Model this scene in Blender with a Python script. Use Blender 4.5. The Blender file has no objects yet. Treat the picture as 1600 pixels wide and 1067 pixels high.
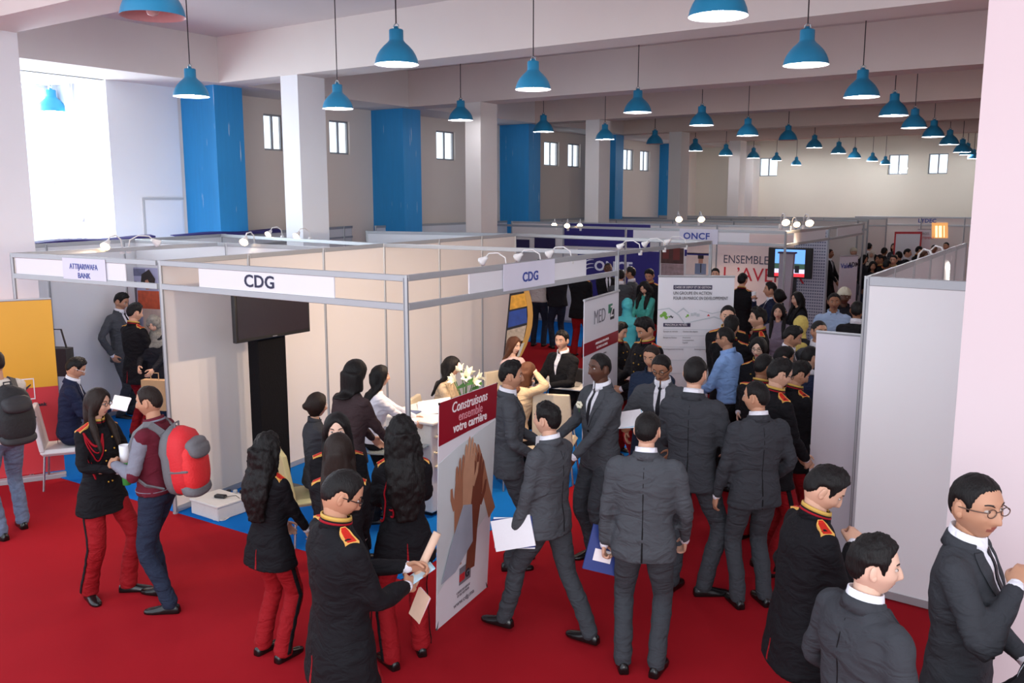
import bpy, math, random
import numpy as np
from mathutils import Vector, Matrix, noise
from mathutils.bvhtree import BVHTree
rnd = random.Random(7)
nrnd = np.random.RandomState(7)
scene = bpy.context.scene
COL = scene.collection

# ------------------------------------------------------------------ camera
F, PITCH, YAW, CAMH = 1390.0, math.radians(9.15), math.radians(33.0), 3.08
cam_d = bpy.data.cameras.new('camera'); cam = bpy.data.objects.new('camera', cam_d); COL.objects.link(cam)
cam_d.sensor_width = 36.0; cam_d.lens = 36.0 * F / 1600.0; cam_d.clip_start = 0.05; cam_d.clip_end = 300
cam.location = (0, 0, CAMH); cam.rotation_euler = (math.pi / 2 - PITCH, 0, YAW)
scene.camera = cam
# ------------------------------------------------------------------ exposure, world, lights
vs = scene.view_settings
vs.view_transform = 'Standard'; vs.look = 'None'; vs.gamma = 1.0; vs.exposure = 0.12; vs.use_curve_mapping = False
world = bpy.data.worlds.new('world'); scene.world = world; world.use_nodes = True
bg = world.node_tree.nodes['Background']; bg.inputs[0].default_value = (0.80, 0.88, 1.0, 1); bg.inputs[1].default_value = WORLD = 2.0
scene.cycles.use_denoising = True
scene.cycles.max_bounces = 8; scene.cycles.diffuse_bounces = 5; scene.cycles.glossy_bounces = 3; scene.cycles.transmission_bounces = 4
scene.cycles.sample_clamp_indirect = 6.0

def hall(x, y, z=0.0):          # the building stands 1.4 degrees off the axes of the stands
    a = math.radians(-1.4)
    return Vector((x * math.cos(a) - y * math.sin(a), x * math.sin(a) + y * math.cos(a), z))
def aim(o, target):
    o.rotation_euler = (Vector(target) - o.location).to_track_quat('-Z', 'Y').to_euler()
def area(name, loc, target, sx, sy, power, col):
    d = bpy.data.lights.new(name, 'AREA'); d.shape = 'RECTANGLE'; d.size = sx; d.size_y = sy; d.energy = power; d.color = col
    o = bpy.data.objects.new(name, d); COL.objects.link(o); o.location = loc; aim(o, target); return o
# daylight through the tall glazing on the left (lamp stands outside the glass) plus an added fill light behind the camera, where no source is known
area('window_daylight', hall(-15.6, 6.6, 3.6), hall(-9.0, 8.0, 2.2), 2.8, 3.4, 600, (0.86, 0.93, 1.0))
area('rear_fill', (3.5, -5.0, 4.6), (-4.5, 9.0, 2.0), 10, 3.4, 470, (1.0, 0.93, 0.91))

# ------------------------------------------------------------------ pixel helpers (only used to find real positions)
_c, _s = math.cos(PITCH), math.sin(PITCH)
FWD = Vector((-math.sin(YAW) * _c, math.cos(YAW) * _c, -_s)); RT = Vector((math.cos(YAW), math.sin(YAW), 0)); UP = RT.cross(FWD)
CAM = Vector((0, 0, CAMH))
def ray(x, y): return FWD * F + RT * (x - 800) + UP * (533.5 - y)
def at(x, y, z=0.0):
    d = ray(x, y); return CAM + d * ((z - CAMH) / d.z)
def on_y(x, y, Y):
    d = ray(x, y); return CAM + d * (Y / d.y)
def on_x(x, y, X):
    d = ray(x, y); return CAM + d * (X / d.x)
def atdepth(x, y, depth): return CAM + ray(x, y) * (depth / F)

# ------------------------------------------------------------------ materials
MATS = {}
def lin(c):
    return tuple(((v / 12.92) if v <= 0.04045 else ((v + 0.055) / 1.055) ** 2.4) for v in [x / 255.0 for x in c])
def mat(name, rgb, rough=0.6, metal=0.0, var=0.06, scale=40.0, bump=0.0, emit=None, spec=0.5, sheen=0.0, stretch=None, folds=0.0):
    if name in MATS: return MATS[name]
    m = bpy.data.materials.new(name); m.use_nodes = True; nt = m.node_tree; b = nt.nodes['Principled BSDF']
    c = lin(rgb)
    b.inputs['Roughness'].default_value = rough; b.inputs['Metallic'].default_value = metal
    b.inputs['Specular IOR Level'].default_value = spec
    if sheen: b.inputs['Sheen Weight'].default_value = sheen
    tc = nt.nodes.new('ShaderNodeTexCoord'); n = nt.nodes.new('ShaderNodeTexNoise'); n.inputs['Scale'].default_value = scale; n.inputs['Detail'].default_value = 3
    if stretch:
        mp = nt.nodes.new('ShaderNodeMapping'); mp.inputs['Scale'].default_value = stretch
        nt.links.new(tc.outputs['Object'], mp.inputs[0]); nt.links.new(mp.outputs[0], n.inputs['Vector'])
    else: nt.links.new(tc.outputs['Object'], n.inputs['Vector'])
    mx = nt.nodes.new('ShaderNodeMix'); mx.data_type = 'RGBA'
    mx.inputs[6].default_value = (*[v * (1 - var) for v in c], 1); mx.inputs[7].default_value = (*[min(1, v * (1 + var)) for v in c], 1)
    nt.links.new(n.outputs['Fac'], mx.inputs[0]); nt.links.new(mx.outputs[2], b.inputs['Base Color'])
    if bump:
        bp = nt.nodes.new('ShaderNodeBump'); bp.inputs['Strength'].default_value = bump; bp.inputs['Distance'].default_value = 0.01
        nt.links.new(n.outputs['Fac'], bp.inputs['Height']); nt.links.new(bp.outputs[0], b.inputs['Normal'])
    if folds:      # soft creases of worn cloth
        n2 = nt.nodes.new('ShaderNodeTexNoise'); n2.inputs['Scale'].default_value = 7.0; n2.inputs['Detail'].default_value = 2.5; n2.inputs['Distortion'].default_value = 1.2
        m2 = nt.nodes.new('ShaderNodeMapping'); m2.inputs['Scale'].default_value = (1, 1, 1.9); nt.links.new(tc.outputs['Object'], m2.inputs[0]); nt.links.new(m2.outputs[0], n2.inputs['Vector'])
        b2 = nt.nodes.new('ShaderNodeBump'); b2.inputs['Strength'].default_value = folds; b2.inputs['Distance'].default_value = 0.05; nt.links.new(n2.outputs['Fac'], b2.inputs['Height'])
        if bump: nt.links.new(b2.outputs[0], bp.inputs['Normal'])
        else: nt.links.new(b2.outputs[0], b.inputs['Normal'])
    if emit:
        b.inputs['Emission Color'].default_value = (*lin(emit[0]), 1); b.inputs['Emission Strength'].default_value = emit[1]
    MATS[name] = m; return m

# ------------------------------------------------------------------ object helpers
def link(o, parent=None):
    COL.objects.link(o)
    if parent is not None: o.parent = parent
    return o
def tag(o, label=None, cat=None, group=None, kind=None):
    if label: o['label'] = label
    if cat: o['category'] = cat
    if group: o['group'] = group
    if kind: o['kind'] = kind
    return o
def empty(name, loc=(0, 0, 0), rz=0.0, label=None, cat=None, group=None, kind=None):
    o = bpy.data.objects.new(name, None); o.empty_display_size = 0.1; COL.objects.link(o); o.location = loc; o.rotation_euler = (0, 0, rz)
    return tag(o, label, cat, group, kind)
def np_obj(name, V, faces, mats, parent=None, mi=None, smooth=False, loc=None, rz=None):
    me = bpy.data.meshes.new(name); me.from_pydata([tuple(map(float, v)) for v in V] if not isinstance(V, np.ndarray) else V.tolist(), [], [list(f) for f in faces] if not isinstance(faces, np.ndarray) else faces.tolist())
    for m in (mats if isinstance(mats, (list, tuple)) else [mats]): me.materials.append(m)
    n = len(me.polygons)
    if mi is not None: me.polygons.foreach_set('material_index', np.asarray(mi, dtype=np.int32))
    if smooth: me.polygons.foreach_set('use_smooth', np.ones(n, dtype=bool))
    me.update()
    o = bpy.data.objects.new(name, me); link(o, parent)
    if loc is not None: o.location = loc
    if rz is not None: o.rotation_euler = (0, 0, rz)
    return o
class MB:
    def __init__(s): s.v = []; s.f = []; s.m = []
    def add(s, V, faces, m=0, M=None):
        k = len(s.v)
        for p in V:
            p = Vector(p); s.v.append(tuple(M @ p if M is not None else p))
        for f in faces: s.f.append([i + k for i in f]); s.m.append(m)
        return s
    def box(s, x0, x1, y0, y1, z0, z1, m=0, M=None, bev=0.0):
        if bev <= 0:
            V = [(x0, y0, z0), (x1, y0, z0), (x1, y1, z0), (x0, y1, z0), (x0, y0, z1), (x1, y0, z1), (x1, y1, z1), (x0, y1, z1)]
            return s.add(V, [(3, 2, 1, 0), (4, 5, 6, 7), (0, 1, 5, 4), (1, 2, 6, 5), (2, 3, 7, 6), (3, 0, 4, 7)], m, M)
        b = min(bev, (x1 - x0) / 2.01, (y1 - y0) / 2.01, (z1 - z0) / 2.01); V = []
        for zz, i in ((z0, b), (z0 + b, 0), (z1 - b, 0), (z1, b)):
            a = b + i * 0
            for (x, y) in ((x0 + b, y0 + i), (x1 - b, y0 + i), (x1 - i, y0 + b), (x1 - i, y1 - b), (x1 - b, y1 - i), (x0 + b, y1 - i), (x0 + i, y1 - b), (x0 + i, y0 + b)): V.append((x, y, zz))
        fc = [tuple(range(7, -1, -1)), tuple(range(24, 32))]
        for r in range(3):
            for i in range(8): j = (i + 1) % 8; fc.append((r * 8 + i, r * 8 + j, r * 8 + 8 + j, r * 8 + 8 + i))
        return s.add(V, fc, m, M)
    def rings(s, rings, m=0, cap=True, M=None, closed=True):
        n = len(rings[0]); V = [p for r in rings for p in r]; fc = []
        for r in range(len(rings) - 1):
            for i in range(n if closed else n - 1):
                j = (i + 1) % n; fc.append((r * n + i, r * n + j, r * n + n + j, r * n + n + i))
        if cap: fc.append(tuple(range(n - 1, -1, -1))); fc.append(tuple(range((len(rings) - 1) * n, len(rings) * n)))
        return s.add(V, fc, m, M)
    def lathe(s, prof, n=24, m=0, c=(0, 0, 0), cap=False, M=None):
        R = [[(c[0] + r * math.cos(2 * math.pi * i / n), c[1] + r * math.sin(2 * math.pi * i / n), c[2] + z) for i in range(n)] for r, z in prof]
        return s.rings(R, m, cap, M)
    def tube(s, pts, r, n=8, m=0, M=None, cap=True):
        pts = [Vector(p) for p in pts]; R = []; prev = None
        for i, p in enumerate(pts):
            t = (pts[min(i + 1, len(pts) - 1)] - pts[max(i - 1, 0)]).normalized()
            if prev is None: prev = t.orthogonal().normalized()
            u = (prev - t * prev.dot(t)).normalized(); prev = u; w = t.cross(u); rr = r[i] if isinstance(r, (list, tuple)) else r
            R.append([tuple(p + u * rr * math.cos(2 * math.pi * k / n) + w * rr * math.sin(2 * math.pi * k / n)) for k in range(n)])
        return s.rings(R, m, cap, M)
    def build(s, name, mats, parent=None, smooth=False, loc=None, rz=None):
        return np_obj(name, s.v, s.f, mats, parent, s.m, smooth, loc, rz)
def kids(o): return [x for x in bpy.data.objects if x.parent == o]
def copy_tree(o, parent=None, loc=None, rz=None):
    c = o.copy(); COL.objects.link(c); c.parent = parent
    if loc is not None: c.location = loc
    if rz is not None: c.rotation_euler = (0, 0, rz)
    for ch in kids(o): copy_tree(ch, c)
    return c
def text_mesh(s, size, bold=0.0, width=1.0, align='CENTER', shear=0.0, space=1.0):
    cu = bpy.data.curves.new('text', 'FONT'); cu.body = s; cu.size = size; cu.align_x = align; cu.align_y = 'CENTER'; cu.offset = bold; cu.shear = shear; cu.space_character = 1.0 + max(0, bold) / size * 2.2
    cu.extrude = 0.001; cu.resolution_u = 3
    o = bpy.data.objects.new('text', cu); TMP.collection.objects.link(o)
    dg = tmp_dg()
    me = bpy.data.meshes.new_from_object(o.evaluated_get(dg))
    n = len(me.vertices); V = np.empty(n * 3, dtype=np.float32); me.vertices.foreach_get('co', V); V = V.reshape(-1, 3).astype(float); V[:, 0] *= width
    Fc = [list(p.vertices) for p in me.polygons]
    bpy.data.objects.remove(o); bpy.data.curves.remove(cu); bpy.data.meshes.remove(me)
    return V, Fc
TMP = bpy.data.scenes.new('scratch')
def tmp_dg():
    with bpy.context.temp_override(scene=TMP, view_layer=TMP.view_layers[0]):
        TMP.view_layers[0].update(); return bpy.context.evaluated_depsgraph_get()
def text_on(name, s, size, m, parent, origin, ux, uz, bold=0.0, width=1.0, align='CENTER', off=0.004, shear=0.0):
    """lettering laid on a flat board: origin is its centre, ux reading direction, uz up, all in the parent's frame"""
    V, Fc = text_mesh(s, size, bold, width, align, shear); ux = Vector(ux).normalized(); uz = Vector(uz).normalized(); n = ux.cross(uz)
    P = [tuple(Vector(origin) + ux * v[0] + uz * v[1] + n * (off + v[2])) for v in V]
    return np_obj(name, P, Fc, m, parent)
# ================================================================== the building
HA = math.radians(-1.4)
def hall_obj(mb, name, m, kind='structure', smooth=False):
    o = mb.build(name, m, None, smooth); o.rotation_euler = (0, 0, HA); return tag(o, kind=kind)
paint = mat('wall_paint', (226, 219, 214), .85, scale=1.2, var=.05); paint_dim_warm = mat('wall_paint_dim_warm', (212, 190, 178), .85, scale=1.2, var=.05); paint_dim_mid = mat('wall_paint_dim_mid', (212, 198, 192), .85, scale=1.2, var=.05); paint_tan = mat('wall_paint_tan', (228, 217, 206), .85, scale=.8, var=.05)  # mid and warm tints carry the dimmer, warmer light on the rear beams
paint_cool = mat('wall_paint_white', (232, 234, 238), .8, scale=1.0, var=.03); paint_ceiling = mat('ceiling_paint', (214, 206, 204), .9, scale=.7, var=.06)
paint_warm_lit = mat('column_warm_lit', (212, 197, 200), .8, scale=1.0, var=.03)  # white column; the warm light falling on it is tinted into the colour
def blue_paint():
    m = mat('blue_paint', (34, 142, 206), .55, scale=6, var=.10, stretch=(3, 3, .25), bump=.15)
    nt = m.node_tree; b = nt.nodes['Principled BSDF']; src = b.inputs['Base Color'].links[0].from_socket
    tc = nt.nodes.new('ShaderNodeTexCoord'); mp = nt.nodes.new('ShaderNodeMapping'); mp.inputs['Scale'].default_value = (9, 9, .5); w = nt.nodes.new('ShaderNodeTexNoise'); w.inputs['Scale'].default_value = 2.2; w.inputs['Detail'].default_value = 5
    r = nt.nodes.new('ShaderNodeValToRGB'); r.color_ramp.elements[0].position = .70; r.color_ramp.elements[1].position = .73
    mx = nt.nodes.new('ShaderNodeMix'); mx.data_type = 'RGBA'; mx.inputs[7].default_value = (.55, .65, .75, 1)
    nt.links.new(tc.outputs['Object'], mp.inputs[0]); nt.links.new(mp.outputs[0], w.inputs['Vector']); nt.links.new(w.outputs['Fac'], r.inputs[0]); nt.links.new(r.outputs[0], mx.inputs[0]); nt.links.new(src, mx.inputs[6]); nt.links.new(mx.outputs[2], b.inputs['Base Color']); return m
bluep = blue_paint()
def carpet(name, rgb):
    m = mat(name, rgb, .95, scale=350, var=.18, bump=.5, spec=.1); nt = m.node_tree; b = nt.nodes['Principled BSDF']; src = b.inputs['Base Color'].links[0].from_socket
    tc = nt.nodes.new('ShaderNodeTexCoord'); n = nt.nodes.new('ShaderNodeTexNoise'); n.inputs['Scale'].default_value = 1.1; n.inputs['Detail'].default_value = 6
    mr = nt.nodes.new('ShaderNodeMapRange'); mr.inputs[3].default_value = .82; mr.inputs[4].default_value = 1.12; h = nt.nodes.new('ShaderNodeHueSaturation')
    nt.links.new(tc.outputs['Object'], n.inputs['Vector']); nt.links.new(n.outputs['Fac'], mr.inputs[0]); nt.links.new(mr.outputs[0], h.inputs['Value']); nt.links.new(src, h.inputs['Color']); nt.links.new(h.outputs[0], b.inputs['Base Color']); return m
red_carpet = carpet('red_carpet', (160, 22, 33)); blue_carpet = carpet('blue_carpet', (14, 108, 190))
ZB, ZC = 4.94, 5.66
hall_obj(MB().box(-16, 7, -6, 32.6, -.12, 0), 'floor', red_carpet)
hall_obj(MB().box(-16, 7, 2.2, 32.6, ZC, ZC + .2), 'ceiling', paint_ceiling)
b = MB(); b.box(-12.4, -4.5, 5.27, 12.7, 0, .006); b.box(-12, -4.7, 16.2, 20.4, 0, .006); tag(b.build('floor_stand', blue_carpet), kind='structure')
BY = [4.95, 9.7, 14.4, 19.2, 24.0, 28.7]
for k, y in enumerate(BY):
    hall_obj(MB().box(-13.7, 7, y, y + .56, ZB, ZC), 'trim_%d' % (k + 1), paint if k < 2 else (paint_dim_mid if k == 2 else paint_dim_warm))
    hall_obj(MB().box(-11.0, -10.62, y + .02 if k else y - .02, y + .58, 0, ZB), 'column_%d' % (k + 1), paint_cool if k < 2 else paint)
for k in range(7):
    y0 = 0.2 if k == 0 else BY[k - 1] + .56; y1 = BY[k] if k < 6 else 32.4
    hall_obj(MB().box(-13.7, -12.45, y0, y1, ZB, ZC), 'trim_%d' % (k + 7), paint)
hall_obj(MB().box(-.635, .5, 4.95, 5.55, 0, ZB), 'column_7', paint_warm_lit)
hall_obj(MB().box(6.4, 6.7, 6, 32.6, 0, ZC), 'wall_right', paint_tan)
glass = bpy.data.materials.new('window_glass'); glass.use_nodes = True; nt = glass.node_tree; nt.nodes.clear()
t_ = nt.nodes.new('ShaderNodeBsdfTransparent'); t_.inputs[0].default_value = (.93, .96, .97, 1); g_ = nt.nodes.new('ShaderNodeBsdfGlossy'); g_.inputs['Roughness'].default_value = .05; mx_ = nt.nodes.new('ShaderNodeMixShader'); mx_.inputs[0].default_value = .06; o_ = nt.nodes.new('ShaderNodeOutputMaterial')
nt.links.new(t_.outputs[0], mx_.inputs[1]); nt.links.new(g_.outputs[0], mx_.inputs[2]); nt.links.new(mx_.outputs[0], o_.inputs[0])
alu_w = mat('window_aluminium', (150, 152, 156), .45, metal=.3)
NW = [0]
def wall_with_windows(name, m, axis, pos, thick, a0, a1, z1, wins, wz0, wz1):
    """wall along one hall axis; wins = [(a, b)] openings between wz0 and wz1"""
    mb = MB()
    def bx(a, b, c, d):
        if axis == 'y': mb.box(pos - thick, pos, a, b, c, d)
        else: mb.box(a, b, pos, pos + thick, c, d)
    bx(a0, a1, 0, wz0); bx(a0, a1, wz1, z1); cur = a0
    for (a, b) in wins: bx(cur, a, wz0, wz1); cur = b
    bx(cur, a1, wz0, wz1); o = hall_obj(mb, name, m)
    for (a, b) in wins:
        NW[0] += 1; w = empty('window_%d' % NW[0], (0, 0, 0), HA, kind='structure'); f = MB(); fr = .035; q = (pos - thick * .6, pos - thick * .35) if axis == 'y' else (pos + thick * .35, pos + thick * .6)
        def fb(a_, b_, c_, d_, mb_=f, q_=q):
            if axis == 'y': mb_.box(q_[0], q_[1], a_, b_, c_, d_)
            else: mb_.box(a_, b_, q_[0], q_[1], c_, d_)
        fb(a, a + fr, wz0, wz1); fb(b - fr, b, wz0, wz1); fb(a + fr, b - fr, wz0, wz0 + fr); fb(a + fr, b - fr, wz1 - fr, wz1); mid = (a + b) / 2; fb(mid - .02, mid + .02, wz0 + fr, wz1 - fr)
        f.build('window_frame', alu_w, w)
        for (c_, d_) in ((a + fr, mid - .02), (mid + .02, b - fr)):
            g = MB(); qq = ((q[0] + q[1]) / 2 - .003, (q[0] + q[1]) / 2 + .003); fb(c_, d_, wz0 + fr, wz1 - fr, g, qq); g.build('pane', glass, w)
def wy(px):   # hall y of the left wall seen at pixel column px
    az = math.radians(34.4) + math.atan((800 - px) / 1408); return 13.6 / math.tan(az)
lw = [(wy(417), wy(447)), (wy(518), wy(549)), (wy(683), wy(712)), (wy(731), wy(757)), (wy(850), wy(873)), (wy(887), wy(906)), (wy(973), wy(989)), (wy(999), wy(1014))]
wall_with_windows('wall_left', paint_tan, 'y', -13.6, .14, 8.4, 32.5, ZC, lw, 3.98, 4.66)
def wx(px):
    az = math.radians(34.4) + math.atan((800 - px) / 1408); return -32.2 * math.tan(az)
wall_with_windows('wall_back', mat('wall_paint_far', (232, 226, 210), .85, scale=.7, var=.04), 'x', 32.2, .3, -13.9, 7, ZC, [(wx(1144), wx(1161)), (wx(1183), wx(1212)), (wx(1384), wx(1415)), (wx(1446), wx(1477))], 3.86, 4.52)
hall_obj(MB().box(-11.65, -11.15, 31.5, 32.2, 0, ZB), 'trim_14', paint)
for k, (y0, y1) in enumerate(((9.78, 10.36), (14.5, 15.07), (19.3, 19.85), (24.0, 24.5), (28.95, 29.4))):
    hall_obj(MB().box(-13.6, -12.7, y0, y1, 0, ZB), 'trim_%d' % (15 + k), bluep)
hall_obj(MB().box(-15.4, -13.6, 8.4, 8.7, 0, ZC), 'wall_recess', paint_cool)
hall_obj(MB().box(-13.598, -13.58, 8.4, 9.7, 0, ZB), 'trim_20', paint_cool)
hall_obj(MB().box(-16, -13.6, 2.2, 8.7, ZB, ZC), 'ceiling_recess', paint_cool)
# tall glazing in the recess
mbw = MB(); mbw.box(-15.3, -15.0, 1.5, 8.4, 0, 1.2); mbw.box(-15.3, -15.0, 1.5, 5.0, 1.2, ZC); mbw.box(-15.3, -15.0, 8.3, 8.4, 1.2, ZC); hall_obj(mbw, 'wall_left_front', paint_cool)
NW[0] += 1; w = empty('window_%d' % NW[0], (0, 0, 0), HA, kind='structure'); f = MB()
for y in (5.0, 6.05, 7.1, 8.24): f.box(-15.2, -15.12, y, y + .06, 1.2, ZB)
for z in (1.2, 3.3, ZB - .06): f.box(-15.2, -15.12, 5.0, 8.3, z, z + .05)
f.build('window_frame', mat('window_frame_white', (226, 226, 230), .5), w)
for y0, y1 in ((5.06, 6.05), (6.11, 7.1), (7.16, 8.24)):
    for z0, z1 in ((1.25, 3.3), (3.35, ZB - .06)): MB().box(-15.165, -15.155, y0, y1, z0, z1).build('pane', glass, w)
pp = MB(); pp.tube([(-14.55, 8.32, 0), (-14.55, 8.32, ZB)], .055, 14); pp.tube([(-14.55, 8.32, 3.28), (-14.55, 8.32, 3.36)], .066, 14); pp.box(-14.62, -14.48, 8.34, 8.399, 2.7, 2.74)
o = pp.build('drain_pipe', mat('pipe_white', (232, 232, 235), .4), None, True); o.rotation_euler = (0, 0, HA); tag(o, 'white vertical drain pipe on the wall beside the tall left window', 'pipe')
dm = MB(); y0_, y1_ = wy(252), wy(291)
hp = empty('wall_hatch', (0, 0, 0), HA, 'white painted hatch low on the wall left of the first blue pilaster', 'hatch')
MB().box(-13.575, -13.562, 8.95, 9.66, 1.6, 3.05, 0).build('door', paint_cool, hp); fr_ = MB()
fr_.box(-13.58, -13.556, 8.91, 8.945, 1.6, 3.09); fr_.box(-13.58, -13.556, 8.945, 9.70, 3.055, 3.09); fr_.build('frame', mat('hatch_frame', (186, 188, 190), .6), hp)

# ================================================================== exhibition stands
alu = mat('stand_aluminium', (176, 179, 182), .38, metal=.35, var=.03, scale=10); alu_d = mat('stand_aluminium_groove', (112, 114, 120), .5, metal=.3)
panel_m = mat('stand_panel', (226, 220, 215), .7, scale=1.5, var=.03); panel_w = mat('stand_panel_white', (224, 226, 228), .65, scale=1.5, var=.03)
board_m = mat('fascia_board', (232, 232, 236), .5, var=.02, scale=3); sign_blue = mat('sign_blue', (48, 70, 156), .5); sign_navy = mat('sign_navy', (30, 32, 66), .5); paper_sign = mat('paper_sign', (222, 222, 236), .7, scale=6, var=.04)
TOPZ = 2.5
def post_mb(h=TOPZ, r=.021):
    mb = MB(); n = 8
    R = [[(r * math.cos(2 * math.pi * (i + .5) / n) * 1.08, r * math.sin(2 * math.pi * (i + .5) / n) * 1.08, z) for i in range(n)] for z in (0, .01, h - .004, h)]
    mb.rings(R, 0); 
    for i in range(4):
        a = math.pi / 2 * i; M = Matrix.Rotation(a, 4, 'Z'); mb.box(r * .98, r * 1.02, -.004, .004, .02, h - .02, 1, M)
    mb.lathe([(r * 1.2, 0), (r * 1.2, .012), (.001, .013)], 8, 0); return mb
POST = None
def stand_run(pts, label, cat='partition', panels=True, top=True, lower=None, pm=None, posts=None, name='stand_wall', z0=.04, group=None, toph=.05, mid=None):
    """octagonal posts at pts with panels between them; lower=(z0,z1) adds a second rail"""
    global POST
    P = [Vector((p[0], p[1], 0)) for p in pts]; root = empty(name, P[0], 0, label, cat, group)
    for i, p in enumerate(P):
        if posts and not posts[i]: continue
        if POST is None: POST = post_mb().build('post', [alu, alu_d], root); o = POST
        else: o = POST.copy(); COL.objects.link(o); o.parent = root; o.name = 'post'
        o.location = p - P[0]
    for a, b_ in zip(P[:-1], P[1:]):
        d = b_ - a; L = d.length; M = Matrix.Translation(a - P[0]) @ Matrix.Rotation(math.atan2(d.y, d.x), 4, 'Z')
        if panels:
            MB().box(.02, L - .02, -.006, .006, z0 + .03, TOPZ - toph + .01, 0, M).build('panel', pm or panel_m, root); MB().box(.02, L - .02, -.013, .013, z0 - .03, z0 + .03, 0, M).build('rail', alu, root)
        if top: MB().box(.018, L - .018, -.015, .015, TOPZ - toph, TOPZ, 0, M, bev=.004).build('rail', alu, root)
        if lower: MB().box(.018, L - .018, -.015, .015, lower[0], lower[1], 0, M, bev=.004).build('rail', alu, root)
    return root
def board(root, a, b_, z0, z1, m, name='sign_board', off=0.0, t=.006):
    """flat board between ground points a and b, in the frame of root"""
    a = Vector((a[0], a[1], 0)); b_ = Vector((b_[0], b_[1], 0)); d = b_ - a; M = Matrix.Translation(a - root.location) @ Matrix.Rotation(math.atan2(d.y, d.x), 4, 'Z')
    return MB().box(0, d.length, -t - off, t - off, z0, z1, 0, M).build(name, m, root)
def lettering(root, s, a, b_, z, size, m, t=.5, bold=0.0, width=1.0, off=.010, name='lettering', align='CENTER', shear=0.0, par=None):
    """text on the front (right-hand) side of the line a>b at fraction t"""
    a = Vector((a[0], a[1], 0)); b_ = Vector((b_[0], b_[1], 0)); p = a.lerp(b_, t) - root.location; p.z = z; return text_on(name, s, size, m, par or root, p, b_ - a, (0, 0, 1), bold, width, align, off, shear)
xw = lambda y: -7.38 - .74 * (y - 5.25) / 7.35
A_, B_, C_, E_ = (-4.38, 5.25), (-7.38, 5.25), (-4.44, 9.0), (-4.44, 11.9)
WY = [5.25, 6.40, 7.63, 8.85, 10.2, 11.45, 12.6]
stand_run([(xw(y), y) for y in WY[:4]], 'cream panelled side wall of the stand with the hanging black screen')
stand_run([(xw(y), y) for y in WY[3:]], 'cream panelled wall behind the seated woman in the beige top', posts=[0, 1, 1, 1])
LOW = (2.225, 2.28)
fr1 = stand_run([B_, A_], 'front fascia frame lettered CDG in dark blue over the black screen', 'fascia', panels=False, lower=LOW, posts=[0, 1], name='stand_fascia')
xb0, xb1 = on_y(312, 440, 5.25).x, on_y(523, 450, 5.25).x
board(fr1, (xb0, 5.25), (xb1, 5.25), LOW[1], TOPZ - .05, board_m); lettering(fr1, 'CDG', (xb0, 5.25), (xb1, 5.25), 2.363, .150, sign_navy, (on_y(406, 440, 5.25).x - xb0) / (xb1 - xb0), .003, 1.15)
xs = lambda y: -4.38 - .06 * (y - 5.25) / 3.75
fr2 = stand_run([A_, C_], 'right hand fascia frame with a taped paper reading CDG', 'fascia', panels=False, lower=LOW, posts=[0, 1], name='stand_fascia')
q0, q1 = on_x(733, 440, -4.39), on_x(915, 415, -4.43)
board(fr2, (xs(q0.y), q0.y), (xs(q1.y), q1.y), LOW[1], TOPZ - .05, board_m)
p0, p1 = on_x(785, 440, -4.39).y, on_x(863, 420, -4.42).y
pb = board(fr2, (xs(p0), p0), (xs(p1), p1), LOW[0] + .03, TOPZ - .005, paper_sign, 'paper_sheet', .022, .002); lettering(fr2, 'CDG', (xs(p0), p0), (xs(p1), p1), 2.355, .122, sign_blue, .5, .003, 1.05, off=.028)
stand_run([C_, E_], 'single top rail carrying spotlights beyond the taped paper sign', 'fascia', panels=False, posts=[0, 1], name='stand_fascia')
stand_run([(xw(8.85), 8.85), C_], 'single cross rail between the two stands under the CDG spotlights', 'rail', panels=False, posts=[0, 0], name='stand_rail')
stand_run([(xw(12.6), 12.6), E_], 'single cross rail at the back of the second stand', 'rail', panels=False, posts=[0, 0], name='stand_rail')
# bank stand on the left
J_ = (-9.76, 5.13)
fr3 = stand_run([J_, (-7.40, 5.24)], 'left fascia frame with a taped paper reading ATTIJARIWAFA BANK', 'fascia', panels=False, lower=LOW, posts=[1, 0], name='stand_fascia')
def ptJ(px, py): q = on_y(px, py, 5.17); t = (q.x - J_[0]) / (-7.40 - J_[0]); return (J_[0] + 2.36 * t, J_[1] + .11 * t)
board(fr3, ptJ(32, 420), ptJ(190, 430), LOW[1], TOPZ - .05, board_m)
a_, c_ = ptJ(101, 420), ptJ(163, 425); board(fr3, a_, c_, LOW[0] + .04, TOPZ - .02, paper_sign, 'paper_sheet', .02, .002)
lettering(fr3, 'ATTIJARIWAFA', a_, c_, 2.395, .080, sign_blue, .5, .0, .84, off=.026); lettering(fr3, 'BANK', a_, c_, 2.305, .080, sign_blue, .5, .0, .95, off=.026)
lw0 = at(190, 383.5, 2.5); jr = at(182, 384, 2.5); stand_run([J_, (J_[0] + .02, 7.83)], 'single top rail with spotlights on the left side of the bank stand', 'rail', panels=False, posts=[0, 0], name='stand_rail')
lw0 = Vector((-11.62, 7.85, 0)); bk = stand_run([(-11.58, 7.85), (-9.6, 7.85), (xw(7.85) - .05, 7.85)], 'back wall of the bank stand behind the photo collage', pm=panel_w, posts=[0, 1, 0])
ll = [at(-60, 388, 2.5), at(71, 380, 2.5), at(192, 374, 2.5), at(345, 365.5, 2.5)]
stand_run([(p.x, p.y) for p in ll], 'long pale stand wall on the left side of the bank stand', pm=panel_w, lower=None)
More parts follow.
